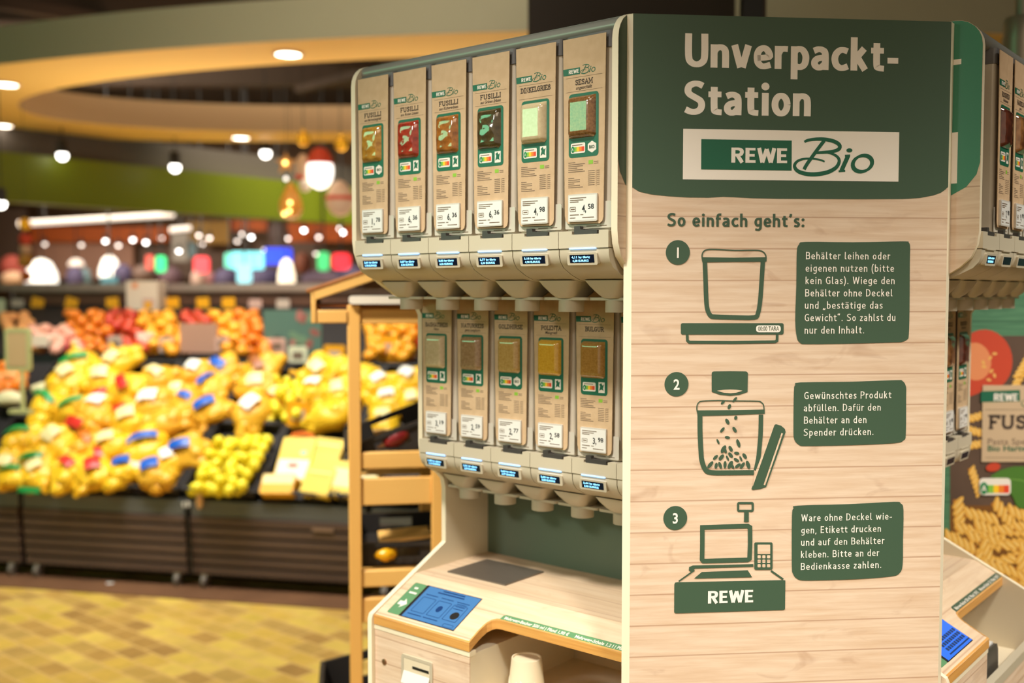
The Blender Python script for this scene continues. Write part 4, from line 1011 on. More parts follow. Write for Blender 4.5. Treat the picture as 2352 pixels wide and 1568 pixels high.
for u in range(-2, 2):
    t = thing('produce_stand', 'brown slatted produce stand, ' + ['cut off at the left picture edge', 'left of the hanging cable', 'right of the hanging cable, behind the pine rack', 'mostly hidden behind the bulk food station'][u + 2], 'produce stand', sh(u * UNITW, 0, 0), SA, 'produce stands')
    L_ = UNITW - .03
    mb = MB(); mb.box(.0, L_, .035, .06, .06, .37, GAP)
    for k in range(6): mb.box(0, L_, .012 - .012 * k * .3, .038, .075 + k * .051, .075 + k * .051 + .040, SLAT)
    mb.build('slatted_front', t, bevel=.003)
    mb = MB(); mb.box(0, L_, 0, .045, .372, .452, FASC); mb.build('fascia', t, bevel=.004)
    mb = MB(); mb.ext([(.04, .06), (.98, .06), (.98, 1.02), (.88, 1.06), (.04, .44)], Fr((0, 0, 0), (0, 1, 0), (0, 0, 1)), 0, L_, GAP); mb.build('body', t)
    for x in (.06, L_ - .06):
        mb = MB(); mb.lathe([(.0, -.012), (.032, -.012), (.034, 0), (.032, .012), (0, .012)], (x, .03, .034), mat('caster_grey', S(120, 110, 98), .5), 14, Matrix.Rotation(pi / 2, 3, 'Y')); mb.box(x - .016, x + .016, .015, .05, .05, .075, RAIL); mb.build('caster', t)
mb = MB(); mb.tube([sh(-.018, -.004, .47), sh(-.016, -.02, .40), sh(.0, -.014, .33), sh(.004, -.014, .22), sh(.006, -.012, .08)], .007, BLACK, 8)
o = mb.build('power_cable'); tag(o, 'black cable hanging between the two brown slatted stands', 'cable')

mb = MB(); mb.box(-2.4, 3, -.17, .1, .0, .006, noisy('plinth_brown', S(120, 84, 56), S(104, 72, 48), 4, .5)); o = mb.build('trim_3', loc=SO, rz=SA); struct(o)
# black crates on the slope
cr = crate_mesh(.385, .47, .075)
crm = cr.mesh('black_crate')
cols = [(-1.27, 'far left'), (-.86, 'second from the left'), (-.45, 'third from the left'), (-.035, 'fourth from the left'), (.375, 'fifth from the left'), (.785, 'sixth, behind the rack'), (1.19, 'seventh, behind the station')]
first = True
for tier, nm in ((0, 'lower'), (1, 'upper')):
    for s0, nmc in cols:
        o = link('black_produce_crate', crm, loc=tray(s0, .0 + tier * .485, .004)); o.rotation_euler = TROT.to_euler()
        tag(o, 'black produce crate in the %s row, %s' % (nm, nmc), 'crate', 'black crates on the produce stands')

YEL = noisy('potato_yellow', S(248, 204, 42), S(234, 180, 24), 9, .4)
GOLD = noisy('potato_golden', S(240, 186, 52), S(220, 156, 30), 9, .4)
LIME = noisy('lemon_yellow', S(252, 236, 60), S(244, 222, 40), 9, .4)
CRM = mat('label_cream', S(244, 228, 160), .35)
LBL = {'green': mat('label_green', S(30, 150, 70), .35), 'cream': CRM, 'red': mat('label_red', S(206, 46, 34), .35), 'blue': mat('label_blue', S(24, 92, 190), .35),
       'white': mat('label_white', S(248, 244, 226), .3), 'brown': mat('label_brown', S(160, 92, 40), .4), 'orange': mat('label_orange', S(232, 120, 40), .4)}
bag_meshes = {}
for nmb, m in (('y', YEL), ('g', GOLD)):
    for v in range(3):
        rnd = random.Random(10 + v); mb = MB()
        mb.ball((0, 0, .045), (.088, .074, .052), m, 18, 10, nz=.18, seed=v)
        for k in range(20):
            a = rnd.uniform(0, 2 * pi); r_ = .078 * math.sqrt(rnd.random()); z = rnd.uniform(.03, .082)
            mb.ball((r_ * cos(a) * 1.15, r_ * sin(a) * .95, z * (1 - .45 * (r_ / .08) ** 2)), (.036 + rnd.random() * .008, .032 + rnd.random() * .006, .030), m, 10, 7, nz=.12, seed=k)
        # gathered top of the net
        mb.tube([(0, .085, .045), (.01, .112, .05), (.004, .135, .062)], [.022, .008, .013], m, 8)
        bag_meshes[nmb + str(v)] = mb.mesh('net_bag', 60)
lab_meshes = {}
def label_mesh(m, kind):
    mb = MB(); nx, ny = 8, 5
    wx, wy, hgt = {'band': (.085, .040, .115), 'square': (.070, .058, .117), 'strip': (.115, .028, .116)}[kind]
    g = []
    for j in range(ny + 1):
        for i in range(nx + 1):
            x = (i / nx - .5) * wx; y = (j / ny - .5) * wy
            g.append((x, y, hgt - 5.5 * x * x - 5 * y * y))
    n = nx + 1
    mb.add(g, [(j * n + i, j * n + i + 1, (j + 1) * n + i + 1, (j + 1) * n + i) for j in range(ny) for i in range(nx)], m)
    return mb.mesh('label', 60)
for c_, m in LBL.items():
    for kd in ('band', 'square', 'strip'): lab_meshes[c_ + kd] = label_mesh(m, kd)
def bag(px, py, wpx, tone, labs, where, idx):
    h = .05
    s_, t_ = tray_at(px, py, h + .05)
    p = tray(s_, t_, h - .02)
    dist = (p - CAM).y
    sc_ = wpx / F * dist / .192
    ro = random.Random(idx)
    body = 'with no visible label' if not labs else 'with %s label' % ' and '.join(l[0] for l in labs)
    t = thing('net_bag', '%s potato net bag %s, %s' % ({'y': 'yellow', 'g': 'golden'}[tone], body, where), 'bag of potatoes', p, group='bags of potatoes on the produce stands')
    t.rotation_euler = (TROT @ Matrix.Rotation(ro.uniform(-.9, .9), 3, 'Z') @ Matrix.Rotation(ro.uniform(-.25, .25), 3, 'X')).to_euler(); t.scale = (sc_,) * 3
    b = link('net', bag_meshes[tone + str(idx % 3)], t); b.rotation_euler = (0, 0, idx * 1.3)
    for k, l in enumerate(labs):
        o = link('label', lab_meshes[l[0] + l[1]], t); o.rotation_euler = (0, 0, ro.uniform(-.6, .6)); o['label'] = '%s label' % l[0]
        if k: o.location = (.0, -.045, -.014); o.rotation_euler = (.6, 0, ro.uniform(-.3, .3))
        elif len(labs) > 1: o.location = (0, .02, .0)
G, C_, RE, BL, WH, BR = ('green', 'strip'), ('cream', 'square'), ('red', 'band'), ('blue', 'band'), ('white', 'square'), ('brown', 'band')
bags = [
 (178, 838, 105, 'y', [G], 'top row, left end'), (272, 832, 100, 'y', [C_], 'top row, second from the left end'), (238, 872, 100, 'y', [C_, G], 'second row, above the red labelled bags'),
 (152, 878, 110, 'y', [C_, G], 'second row, left end, shiny'), (106, 935, 110, 'y', [G], 'third row, left end'), (170, 932, 95, 'y', [G], 'third row, second from left'), (232, 905, 80, 'g', [RE], 'behind the third row, orange tinted'),
 (215, 950, 110, 'g', [('white', 'square'), RE], 'third row, white and red front'), (300, 888, 110, 'y', [RE], 'second row, centre left'), (362, 872, 105, 'g', [('cream', 'band')], 'second row, left of the blue labels'),
 (350, 935, 120, 'g', [WH], 'third row, broad white wrapper'), (285, 948, 90, 'g', [RE], 'third row, left of the broad white wrapper'), (408, 895, 80, 'g', [C_], 'second row, touching the blue labels'),
 (452, 850, 90, 'g', [WH], 'top row, left of the crumpled blue label'), (512, 850, 105, 'g', [BL], 'top row, crumpled blue label'), (485, 893, 105, 'g', [BL], 'second row, middle of the blue group'), (428, 918, 85, 'g', [BL], 'third row, small dark blue print'), (480, 938, 110, 'g', [BL], 'third row, right of the small dark blue print'),
 (600, 850, 110, 'g', [BR], 'top row, brown print'), (592, 893, 105, 'g', [C_, BR], 'second row, below the brown print'), (580, 942, 115, 'g', [WH], 'third row, large white card'), (638, 905, 80, 'g', [C_], 'second row, beside the lemons'),
 (50, 1010, 105, 'y', [G], 'lower stand, back row, left end'), (128, 1015, 110, 'y', [C_, G], 'lower stand, back row, second from left'), (20, 1065, 95, 'y', [C_], 'lower stand, middle row, cut by the picture edge'), (85, 1055, 100, 'y', [G], 'lower stand, middle row, left'),
 (28, 1090, 90, 'y', [G], 'lower stand, front row, cut by the picture edge'), (85, 1084, 95, 'y', [C_, G], 'lower stand, front row, second from left'), (195, 1020, 95, 'g', [('orange', 'band')], 'lower stand, back row, orange print'), (250, 1025, 110, 'y', [C_], 'lower back row, left of blue and white wrapper'),
 (160, 1082, 110, 'y', [RE], 'lower stand, front row, tall'), (222, 1050, 90, 'y', [RE], 'lower stand, middle row, dark red end'), (215, 1088, 115, 'y', [('red', 'square')], 'lower stand, front row, large red patch'),
 (300, 965, 110, 'y', [C_], 'lower stand, topmost, under the broad white wrapper'), (375, 970, 110, 'g', [], 'lower stand, topmost, right of the cream one'), (335, 1030, 120, 'y', [('blue', 'strip'), ('white', 'square')], 'lower stand, back row'), (430, 1030, 115, 'g', [BL], 'lower stand, back row, beside the loose lemons'),
 (285, 1082, 105, 'y', [('blue', 'square')], 'lower stand, front row, dark blue patch'), (352, 1085, 110, 'g', [('blue', 'square')], 'lower front row, next to loose lemons'), (385, 1055, 95, 'y', [WH], 'lower stand, middle row, small white tie'),
 (735, 850, 100, 'y', [C_], 'top row, right of the lemons'), (785, 842, 95, 'y', [], 'top row, left of the rack post'), (722, 900, 100, 'y', [('white', 'square')], 'second row, right of the lemons'), (782, 898, 95, 'y', [C_], 'second row, left of the rack post'), (762, 950, 115, 'y', [], 'third row, lying flat before the rack post'), (835, 855, 80, 'y', [], 'top row, just right of the rack post'),
 (872, 880, 90, 'y', [WH], 'behind the rack post, upper'), (935, 868, 90, 'y', [WH], 'behind the rack, top right'), (890, 925, 100, 'y', [WH], 'behind the rack, middle'), (945, 920, 90, 'y', [C_], 'behind the rack, beside the station'), (880, 965, 95, 'y', [C_], 'behind the rack, just above the tilted crate'),
]
for i, b in enumerate(bags): bag(*b, i)

# loose lemons heaped in the lower middle crate, and in the upper one
lem = []
for v in range(2):
    mb = MB(); mb.ball((0, 0, 0), (.034, .028, .028), LIME, 12, 8, nz=.06, seed=v); mb.ball((.033, 0, 0), (.006, .006, .006), LIME, 8, 5)
    lem.append(mb.mesh('lemon', 60))
rnd = random.Random(5)
_spots = []
def free(p, d):
    if any((p - q).length < d for q in _spots[-160:]): return False
    _spots.append(p); return True
def heap(n, x0, x1, y0, y1, skew, name, meshes, label, cat, group, hmax=.12, scl=1.0):
    for k in range(n):
        for try_ in range(60):
            f = rnd.random(); py = y0 + (y1 - y0) * f; px = rnd.uniform(x0, x1) - skew * f
            h = .05 if try_ < 20 else (.095 if try_ < 40 else .14)
            s_, t_ = tray_at(px, py, h)
            if free(tray(s_, t_, h), .054): break
        else: continue
        o = link(name, meshes[k % len(meshes)], loc=tray(s_, t_, h)); o.rotation_euler = (rnd.uniform(0, 6), rnd.uniform(0, 6), rnd.uniform(0, 6)); o.scale = (scl * rnd.uniform(.88, 1.12),) * 3
        tag(o, label, cat, group)
heap(95, 500, 620, 1008, 1128, 60, 'lemon', lem, 'loose yellow lemon in the lower crate right of the potato bags', 'lemon', 'lemons in the lower crate')
heap(28, 630, 690, 868, 965, 10, 'lemon', lem, 'loose yellow lemon in the upper crate left of the yellow cartons', 'lemon', 'lemons in the upper crate')

# yellow potato cartons
YC = mat('carton_yellow', S(246, 208, 62), .4); YC2 = mat('carton_yellow_deep', S(240, 178, 30), .4); TEAL = mat('carton_teal', S(96, 178, 170), .4)
def carton(px, py, wpx, hpx, style, where, tilt=0, idx=0):
    h = .075
    s_, t_ = tray_at(px, py, h)
    p = tray(s_, t_, h - .03); dist = (p - CAM).y
    w_ = wpx / F * dist * .95; h_ = hpx / F * dist * .92
    t = thing('potato_carton', 'yellow %s, %s' % ({'hole': 'potato carton with white panel and peep hole', 'plain': 'carton with plain front', 'white': 'carton with white band', 'flat': 'carton lying flat with white top'}[style], where), 'carton', p, group='yellow cartons')
    t.rotation_euler = (TROT @ Matrix.Rotation(tilt, 3, 'Z') @ Matrix.Rotation(R(16), 3, 'X')).to_euler()
    fr = Fr((0, 0, 0), (1, 0, 0), (0, 1, 0))
    mb = MB(); mb.ext(rrect(-w_ / 2, -h_ / 2, w_ / 2, h_ / 2, .012, 3), fr, 0, .055, YC if style != 'flat' else YC2); mb.build('box', t, bevel=.006)
    mb = MB()
    if style == 'hole':
        mb.dec([(-w_ * .46, -h_ * .46), (w_ * .46, -h_ * .46), (w_ * .46, -h_ * .02), (-w_ * .46, -h_ * .02)], fr, .0556, WHITE)
        mb.dec(ell(0, -h_ * .16, w_ * .17, h_ * .055), fr, .0562, LBL['brown']); mb.dec(ell(w_ * .22, h_ * .14, w_ * .11, h_ * .05), fr, .0562, TEAL)
    elif style == 'white': mb.dec([(-w_ * .48, -h_ * .25), (w_ * .48, -h_ * .25), (w_ * .48, h_ * .28), (-w_ * .48, h_ * .28)], fr, .0556, CRM)
    elif style == 'flat': mb.dec([(-w_ * .47, 0), (w_ * .47, 0), (w_ * .47, h_ * .46), (-w_ * .47, h_ * .46)], fr, .0556, CRM)
    else:
        for k in range(3): mb.stroke([(-w_ * .4, h_ * (.1 + .1 * k)), (w_ * .4, h_ * (.1 + .1 * k))], .006, fr, .0556, CRM if k == 2 else YC2)
    mb.build('print', t)
    if style == 'hole':
        mb = MB(); mb.tube([(-w_ * .33, h_ * .49, .03), (-w_ * .28, h_ * .60, .035), (0, h_ * .64, .038), (w_ * .28, h_ * .60, .035), (w_ * .33, h_ * .49, .03)], .012, LBL['orange'], 8); mb.build('handle', t)
for i, a in enumerate([(682, 1055, 85, 120, 'hole', 'lower crate, upright with orange handle', 0), (752, 1045, 78, 90, 'plain', 'lower crate, right of the orange handle', -.12), (735, 1105, 76, 78, 'plain', 'lower crate, front row on the right', -.1), (642, 1112, 84, 54, 'flat', 'lower crate, front row, beside the lemons', .05),
   (795, 1100, 66, 95, 'white', 'lower crate, half behind the rack post', -.1), (845, 1090, 60, 80, 'white', 'lower crate, right of the rack post', 0)]):
    carton(*a, i)

# ------------------------------------------------------------------ fruit stand behind
FB = sh(0, 1.15, 0)
def fs(s_, y, z): return sh(s_, 1.08 + y, z)
t = thing('fruit_stand', 'dark fruit stand behind the produce stands, full of oranges', 'fruit stand', fs(0, 0, 0), SA)
mb = MB(); mb.ext([(0, .06), (1.35, .06), (1.35, 1.46), (1.0, 1.38), (.0, 1.06)], Fr((0, 0, 0), (0, 1, 0), (0, 0, 1)), -2.6, 3.2, GAP); mb.build('body', t)
mb = MB(); mb.box(-2.6, 3.2, -.02, .012, 1.04, 1.10, BLACK); mb.build('front_edge', t, bevel=.003)
HB = noisy('header_brown', S(92, 58, 38), S(76, 46, 30), 3, .6)
mb = MB(); mb.box(-2.6, 3.2, 1.02, 1.05, 1.395, 1.49, HB); mb.build('header_board', t, bevel=.003)
mb = MB(); mb.box(-2.6, 3.2, .99, 1.36, 1.492, 1.502, mat('header_top', S(120, 96, 78), .4)); mb.build('header_shelf', t)
FT = R(18)
def fr_at(px, py, h):
    n = SY * -sin(FT) + Vector((0, 0, cos(FT)))
    b = fs(0, .02, 1.075) + n * h
    return UP(px, py, b, n)
OR = {'orange': noisy('orange_peel', S(240, 140, 30), S(226, 116, 20), 14, .4), 'red': noisy('apple_red', S(206, 70, 34), S(180, 44, 30), 7, .35), 'amber': noisy('mandarin_amber', S(248, 178, 40), S(238, 150, 24), 9, .4), 'pink': mat('radish_pink', S(240, 176, 150), .4), 'peach': mat('peach', S(244, 170, 100), .5)}
fm = {}
for k_, m in OR.items():
    mb = MB(); mb.ball((0, 0, 0), (.040, .040, .036), m, 12, 8, nz=.05, seed=len(k_)); mb.lathe([(.0, .030), (.004, .034), (.004, .040), (0, .041)], (0, 0, 0), LEAF, 6); fm[k_] = mb.mesh('fruit', 60)
names = {'orange': ('orange', 'orange'), 'red': ('apple', 'apple'), 'amber': ('mandarin', 'mandarin'), 'pink': ('radish', 'radish'), 'peach': ('peach', 'peach')}
def pile(kind, x0, x1, n, where, y0=718, y1=808, skew=40):
    for k in range(n):
        for try_ in range(40):
            f = rnd.random(); py = y0 + (y1 - y0) * f; px = rnd.uniform(x0, x1) + skew * (f - .4)
            p = fr_at(px, py, .04 + (.0 if try_ < 25 else .065))
            if free(p, .074): break
        else: continue
        o = link(names[kind][0], fm[kind], loc=p); o.rotation_euler = (rnd.uniform(-.6, .6), rnd.uniform(-.6, .6), rnd.uniform(0, 6))
        tag(o, '%s in the pile %s' % ({'orange': 'round orange', 'red': 'red orange apple', 'amber': 'amber mandarin', 'pink': 'pale pink radish', 'peach': 'pale peach'}[kind], where), names[kind][1], 'fruit pile ' + where)
pile('orange', 165, 250, 34, 'behind the green labelled bags'); pile('red', 245, 320, 34, 'left of the white carton'); pile('amber', 325, 405, 34, 'behind the beige board')
pile('red', 430, 480, 16, 'right of the beige board', 720, 780, 20); pile('amber', 480, 540, 26, 'left of the teal board'); pile('orange', 540, 600, 30, 'against the teal board'); pile('peach', 10, 75, 22, 'at the left picture edge', 725, 800); pile('pink', 90, 165, 26, 'above the pink tray', 755, 805)
pile('amber', 845, 950, 40, 'seen through the rack', 748, 820, 0); pile('red', 930, 990, 14, 'seen through the rack beside the station', 745, 800, 0)
# small clamshell tubs on the header shelf
tub = MB(); tub.ext(rrect(-.05, -.04, .05, .04, .008, 3), Fr((0, 0, 0), (1, 0, 0), (0, 1, 0)), 0, .045, mat('tub_clear', S(150, 132, 118), .2)); tub.box(-.052, .052, -.042, .042, .045, .052, mat('tub_lid', S(160, 142, 130), .25)); tubm = tub.mesh('plastic_tub')
for k in range(36):
    p = UP(14 + k * 21, 655, fs(0, 1.12, 1.503), SY); p.z = 1.5025
    o = link('plastic_tub', tubm, loc=p, rz=SA + rnd.uniform(-.15, .15)); tag(o, 'small clear plastic tub in the row on the brown header board', 'tub', 'tubs on the header board')

# price cards: holder clip and card
CARDM = {'yellow': mat('card_yellow', S(246, 172, 24), .4), 'grey': mat('card_grey', S(196, 176, 158), .4), 'mint': mat('card_mint', S(224, 226, 190), .4), 'rose': mat('card_rose', S(206, 166, 150), .4)}
def price_card(px, py, wpx, hpx, Y, colr, label, printed=True, tilt=0.0):
    p = U(px, py, Y); w_ = wpx / F * Y; h_ = hpx / F * Y
    t = thing('price_card', label, 'price card', p, SA, 'price cards')
    fr = Fr((0, 0, 0), (cos(tilt), 0, sin(tilt)), (-sin(tilt), 0, cos(tilt)))
    mb = MB(); mb.ext(rrect(-w_ / 2, -h_ / 2, w_ / 2, h_ / 2, min(w_, h_) * .1, 3), fr, -.004, 0, CARDM[colr]); 
    if printed:
        mb.dec([(-w_ * .28, -h_ * .22), (w_ * .28, -h_ * .22), (w_ * .28, h_ * .2), (-w_ * .28, h_ * .2)], fr, .0008, CARDM['grey'] if colr == 'yellow' else INK2)
    mb.build('card', t)
    mb = MB(); mb.box(-.012, .012, .004, .014, h_ * .1, h_ * .62, BLACK); mb.build('clip', t)
HY = lambda px: UP(px, 690, fs(0, 1.0, 1.4), SY).y
for i, px in enumerate((85, 163, 258, 397, 466, 525)):
    price_card(px, 700, 32, 34, HY(px), 'yellow', '%s yellow price card hanging on the brown header board' % ORD[i], False, (-.25 if i < 2 else 0.06))
for px, c_, l in ((40, 'grey', 'pale price card left of the first yellow one'), (586, 'rose', 'rosy price card above the teal board'), (650, 'grey', 'beige price card right of the rosy one'), (-2, 'mint', 'pale price card at the left picture edge')):
    price_card(px, 704, 32, 34, HY(px), c_, l, False)
FY = lambda px: UP(px, 800, fs(0, -.03, 1.09), SY).y
for px, py, w_, h_, c_, l in ((264, 790, 36, 38, 'grey', 'grey price card under the oranges'), (382, 792, 38, 36, 'grey', 'grey price card left of the beige board'), (510, 790, 36, 34, 'rose', 'rosy price card right of the beige board'), (636, 795, 42, 38, 'rose', 'rosy price card on the teal board'), (684, 816, 46, 42, 'mint', 'mint price card below the teal board'), (768, 815, 52, 46, 'yellow', 'deep yellow price card left of the rack post'), (893, 800, 46, 60, 'yellow', 'yellow price card seen through the rack'), (345, 800, 36, 22, 'yellow', 'small yellow price card between two grey ones')):
    price_card(px, py, w_, h_, FY(px), c_, l)
p = tray(*tray_at(685, 950, .13), .13)
price_card(685, 952, 58, 62, p.y, 'yellow', 'yellow price card among the lemons in the upper crate', True, -.06)

def board(name, px0, py0, px1, py1, Y, m, label, cat, extra=None, th=.012):
    p = U((px0 + px1) / 2, (py0 + py1) / 2, Y); w_ = (px1 - px0) / F * Y; h_ = (py1 - py0) / F * Y
    mb = MB(); fr = Fr((0, 0, 0), (1, 0, 0), (0, 0, 1)); mb.ext(rrect(-w_ / 2, -h_ / 2, w_ / 2, h_ / 2, .006, 2), fr, -th, 0, m)
    if extra: extra(mb, fr, w_, h_)
    o = mb.build(name, loc=p, rz=SA); tag(o, label, cat); return o
def cart_print(mb, fr, w_, h_):
    mb.dec([(0, -h_ * .45), (w_ * .4, -h_ * .45), (w_ * .4, -h_ * .1), (0, -h_ * .1)], fr, .001, CARDM['rose']); mb.dec([(0.02, -h_ * .45), (w_ * .3, -h_ * .45), (w_ * .3, -h_ * .2), (0.02, -h_ * .2)], fr, .002, CARDM['yellow'])
    mb.dec([(-w_ * .3, h_ * .25), (-w_ * .14, h_ * .25), (-w_ * .14, h_ * .42), (-w_ * .3, h_ * .42)], fr, .001, LBL['orange'])
board('white_box', 286, 645, 366, 712, HY(320) - .12, mat('box_cream', S(226, 206, 180), .5), 'cream cardboard box standing on the header board with orange print', 'box', cart_print, .12)
board('info_board', 409, 742, 502, 810, FY(450), mat('board_rose', S(182, 140, 118), .5), 'plain rosy beige board leaning in front of the mandarins', 'board')
TB = mat('board_teal', S(88, 118, 104), .5)
def teal_print(mb, fr, w_, h_):
    r_ = random.Random(2)
    for k in range(12):
        x = r_.uniform(-.05, .46) * w_; y = r_.uniform(-.4, .4) * h_
        mb.dec(ell(x, y, .022, .035, r_.uniform(0, 3), 12), fr, .001 + k * 1e-4, mat('teal_print_%d' % k, r_.choice([S(176, 110, 100), S(150, 90, 80), S(110, 140, 110)]), .5))
board('poster_board', 600, 712, 742, 815, FY(670) + .03, TB, 'teal poster board with reddish fruit print left of the rack', 'poster', teal_print)
board('beige_box', 312, 764, 342, 786, FY(325), mat('box_white', S(246, 226, 206), .5), 'small white box between the oranges and the red apples', 'box', None, .06)
board('pink_tray', 118, 786, 205, 806, FY(160), mat('tray_pink', S(222, 76, 96), .5), 'bright pink tray edge under the radishes', 'tray', None, .10)
board('white_tray', 70, 770, 112, 795, FY(90), mat('tray_white', S(250, 232, 206), .5), 'white tray left of the pink tray', 'tray', None, .10)
# left picture edge: crates with carrots and cauliflower
heapm = [fm['peach'], fm['orange']]
for k in range(30):
    px = rnd.uniform(-5, 50); py = rnd.uniform(830, 895)
    s_, t_ = tray_at(px, py, .09); o = link('orange', fm['orange' if k % 3 else 'peach'], loc=tray(s_, t_, .07 + .03 * rnd.random())); tag(o, 'small orange in the pile behind the framed sign', 'orange', 'oranges behind the framed sign')
for i, (px, py, lab) in enumerate(((108, 895, 'left of the shiny bag'), (22, 915, 'at the left picture edge'))):
    s_, t_ = tray_at(px, py, .08); mb = MB(); mb.ball((0, 0, 0), (.10, .05, .045), mat('film_pack_%d' % i, S(228, 220, 170), .25), 14, 9, nz=.2, seed=i); o = mb.build('leek_pack', loc=tray(s_, t_, .08), rz=SA); tag(o, 'pale green wrapped leek pack ' + lab, 'vegetable pack')
# framed sign on a pole
Ys = 5.25; t = thing('sign_stand', 'pale green framed sign on a slim pole at the left edge', 'sign', U(45, 940, Ys), SA)
b0 = U(45, 940, Ys); z_ = lambda py: U(45, py, Ys).z - b0.z
wf = 58 / F * Ys / 2; fr = Fr((0, 0, 0), (1, 0, 0), (0, 0, 1)); FRM = mat('frame_pale_green', S(186, 190, 130), .4)
mb = MB(); mb.stroke(rrect(-wf, z_(848), wf, z_(758), .012, 3), .016, fr, .008, FRM, True); mb.ext(rrect(-wf - .008, z_(852), wf + .008, z_(754), .014, 3), fr, -.01, .006, FRM); mb.build('frame', t)
mb = MB(); mb.dec(rrect(-wf + .01, z_(842), wf - .01, z_(764), .006, 2), fr, .0095, mat('sign_sheet', S(196, 166, 120), .5)); mb.build('sheet', t)
mb = MB(); mb.tube([(.02, 0, z_(850)), (.02, 0, z_(905)), (.02, 0.0, 0)], .011, FRM, 8); mb.box(-.05, .07, -.02, .02, -.02, 0.0, FRM); mb.build('pole', t)

# litter and small things on the stand front
for nm, px, py, sz, m, l in (('paper_tag', 428, 1158, .022, TAGW, 'small round white tag at the top of the cable'), ('paper_scrap', 252, 1340, .02, TAGW, 'small white paper scrap on the floor before the stand')):
    p = UP(px, py, sh(0, -.012, .4), SY) if py < 1300 else UZ(px, py, .004)
    mb = MB(); f = Fr((0, 0, 0), (1, 0, 0), (0, 0, 1)) if py < 1300 else Fr((0, 0, 0), (1, 0, 0), (0, 1, 0)); mb.ext(ell(0, 0, sz, sz * .8, .3, 16), f, 0, .003, m); o = mb.build(nm, loc=p, rz=SA); tag(o, l, 'tag' if 'tag' in nm else 'paper')
p = UP(458, 1150, sh(0, -.02, .4), SY); mb = MB(); mb.ball((0, 0, 0), (.018, .010, .042), mat('bottle_peach', S(236, 190, 140), .3), 12, 8); mb.ball((0, 0, .04), (.011, .009, .016), TAGW, 10, 6); o = mb.build('hanging_tag', loc=p); tag(o, 'peach coloured hanging tag on the dark fascia below the lemons', 'tag')
p0 = UP(742, 1217, sh(0, -.006, .35), SY); mb = MB(); mb.box(-.055, .055, -.004, .004, -.008, .008, mat('strip_grey', S(150, 122, 100), .4)); o = mb.build('price_strip', loc=p0, rz=SA); tag(o, 'pale strip on the brown slats near the rack post', 'strip')

# ------------------------------------------------------------------ suspended ceiling ring with downlights
RC = Vector((-.54, 8.89, 0)); RROT = -.181; 
ZB, RA_, RB_ = 3.12, 3.92, 1.63     # underside height, inner semi axes
RWD, REND, RH = .62, 1.73, .27
def ringobj():
    mb = MB(); n = 96
    RO_ = mat('ring_outer', S(172, 166, 140), .6); RU = mat('ring_under_bounce_tint', S(255, 214, 122), .6); RI = mat('ring_inner', S(232, 196, 150), .6)  # underside colour carries the yellow bounce from the floor
    i_ = [(RA_ * cos(2 * pi * k / n), RB_ * sin(2 * pi * k / n)) for k in range(n)]
    o_ = [((RA_ + REND) * cos(2 * pi * k / n), (RB_ + RWD) * sin(2 * pi * k / n)) for k in range(n)]
    for k in range(n):
        a, b = k, (k + 1) % n
        q = lambda p, z: (p[0], p[1], z)
        mb.add([q(i_[a], 0), q(i_[b], 0), q(o_[b], 0), q(o_[a], 0)], [(0, 1, 2, 3)], RU)
        mb.add([q(i_[a], RH), q(i_[b], RH), q(o_[b], RH), q(o_[a], RH)], [(3, 2, 1, 0)], RI)
        mb.add([q(o_[a], 0), q(o_[b], 0), q(o_[b], RH), q(o_[a], RH)], [(0, 1, 2, 3)], RO_)
        mb.add([q(i_[a], 0), q(i_[b], 0), q(i_[b], RH), q(i_[a], RH)], [(3, 2, 1, 0)], RI)
    return mb
t = thing('ceiling_ring', 'large oval cream ring with amber bounce light painted underneath, hanging below the dark ceiling', 'ceiling ring', (RC.x, RC.y, ZB), RROT)
ringobj().build('ring', t, smooth=30)
for (px, py, Y) in ((1113, 60, 6.95), (914, 20, 6.9), (300, 270, 10.7), (1000, 200, 10.9)):
    q_ = U(px, py, Y) - RC; x_, y_ = q_.x * cos(RROT) + q_.y * sin(RROT), -q_.x * sin(RROT) + q_.y * cos(RROT)
    mb = MB(); mb.tube([(x_, y_, RH), (x_, y_, 4.2 - ZB)], .006, BLACK, 6); mb.build('hanger', t)
LAMP = mat('lamp_white', S(255, 240, 220), .5, emit=9, ecol=(1, .9, .74, 1)); LRIM = mat('lamp_rim', S(230, 200, 170), .4)
def downlight(px, py, label):
    p = UZ(px, py, ZB)
    t = thing('downlight', label, 'ceiling lamp', (p.x, p.y, ZB), group='downlights in the ceiling ring')
    mb = MB(); mb.lathe([(.085, -.001), (.105, -.001), (.107, -.012), (.085, -.014), (.085, -.001)], (0, 0, 0), LRIM, 28, None, False); mb.build('rim', t)
    mb = MB(); mb.lathe([(0.001, -.008), (.084, -.008), (.084, -.010), (.001, -.010)], (0, 0, 0), LAMP, 28); mb.build('lamp', t)
for px, py, l in ((662, 122, 'downlight in the near side of the oval ring'), (553, 315, 'downlight in the far side of the oval ring'), (14, 192, 'downlight at the left end of the ring, upper one'), (6, 287, 'downlight at the left end of the ring, lower one')): downlight(px, py, l)

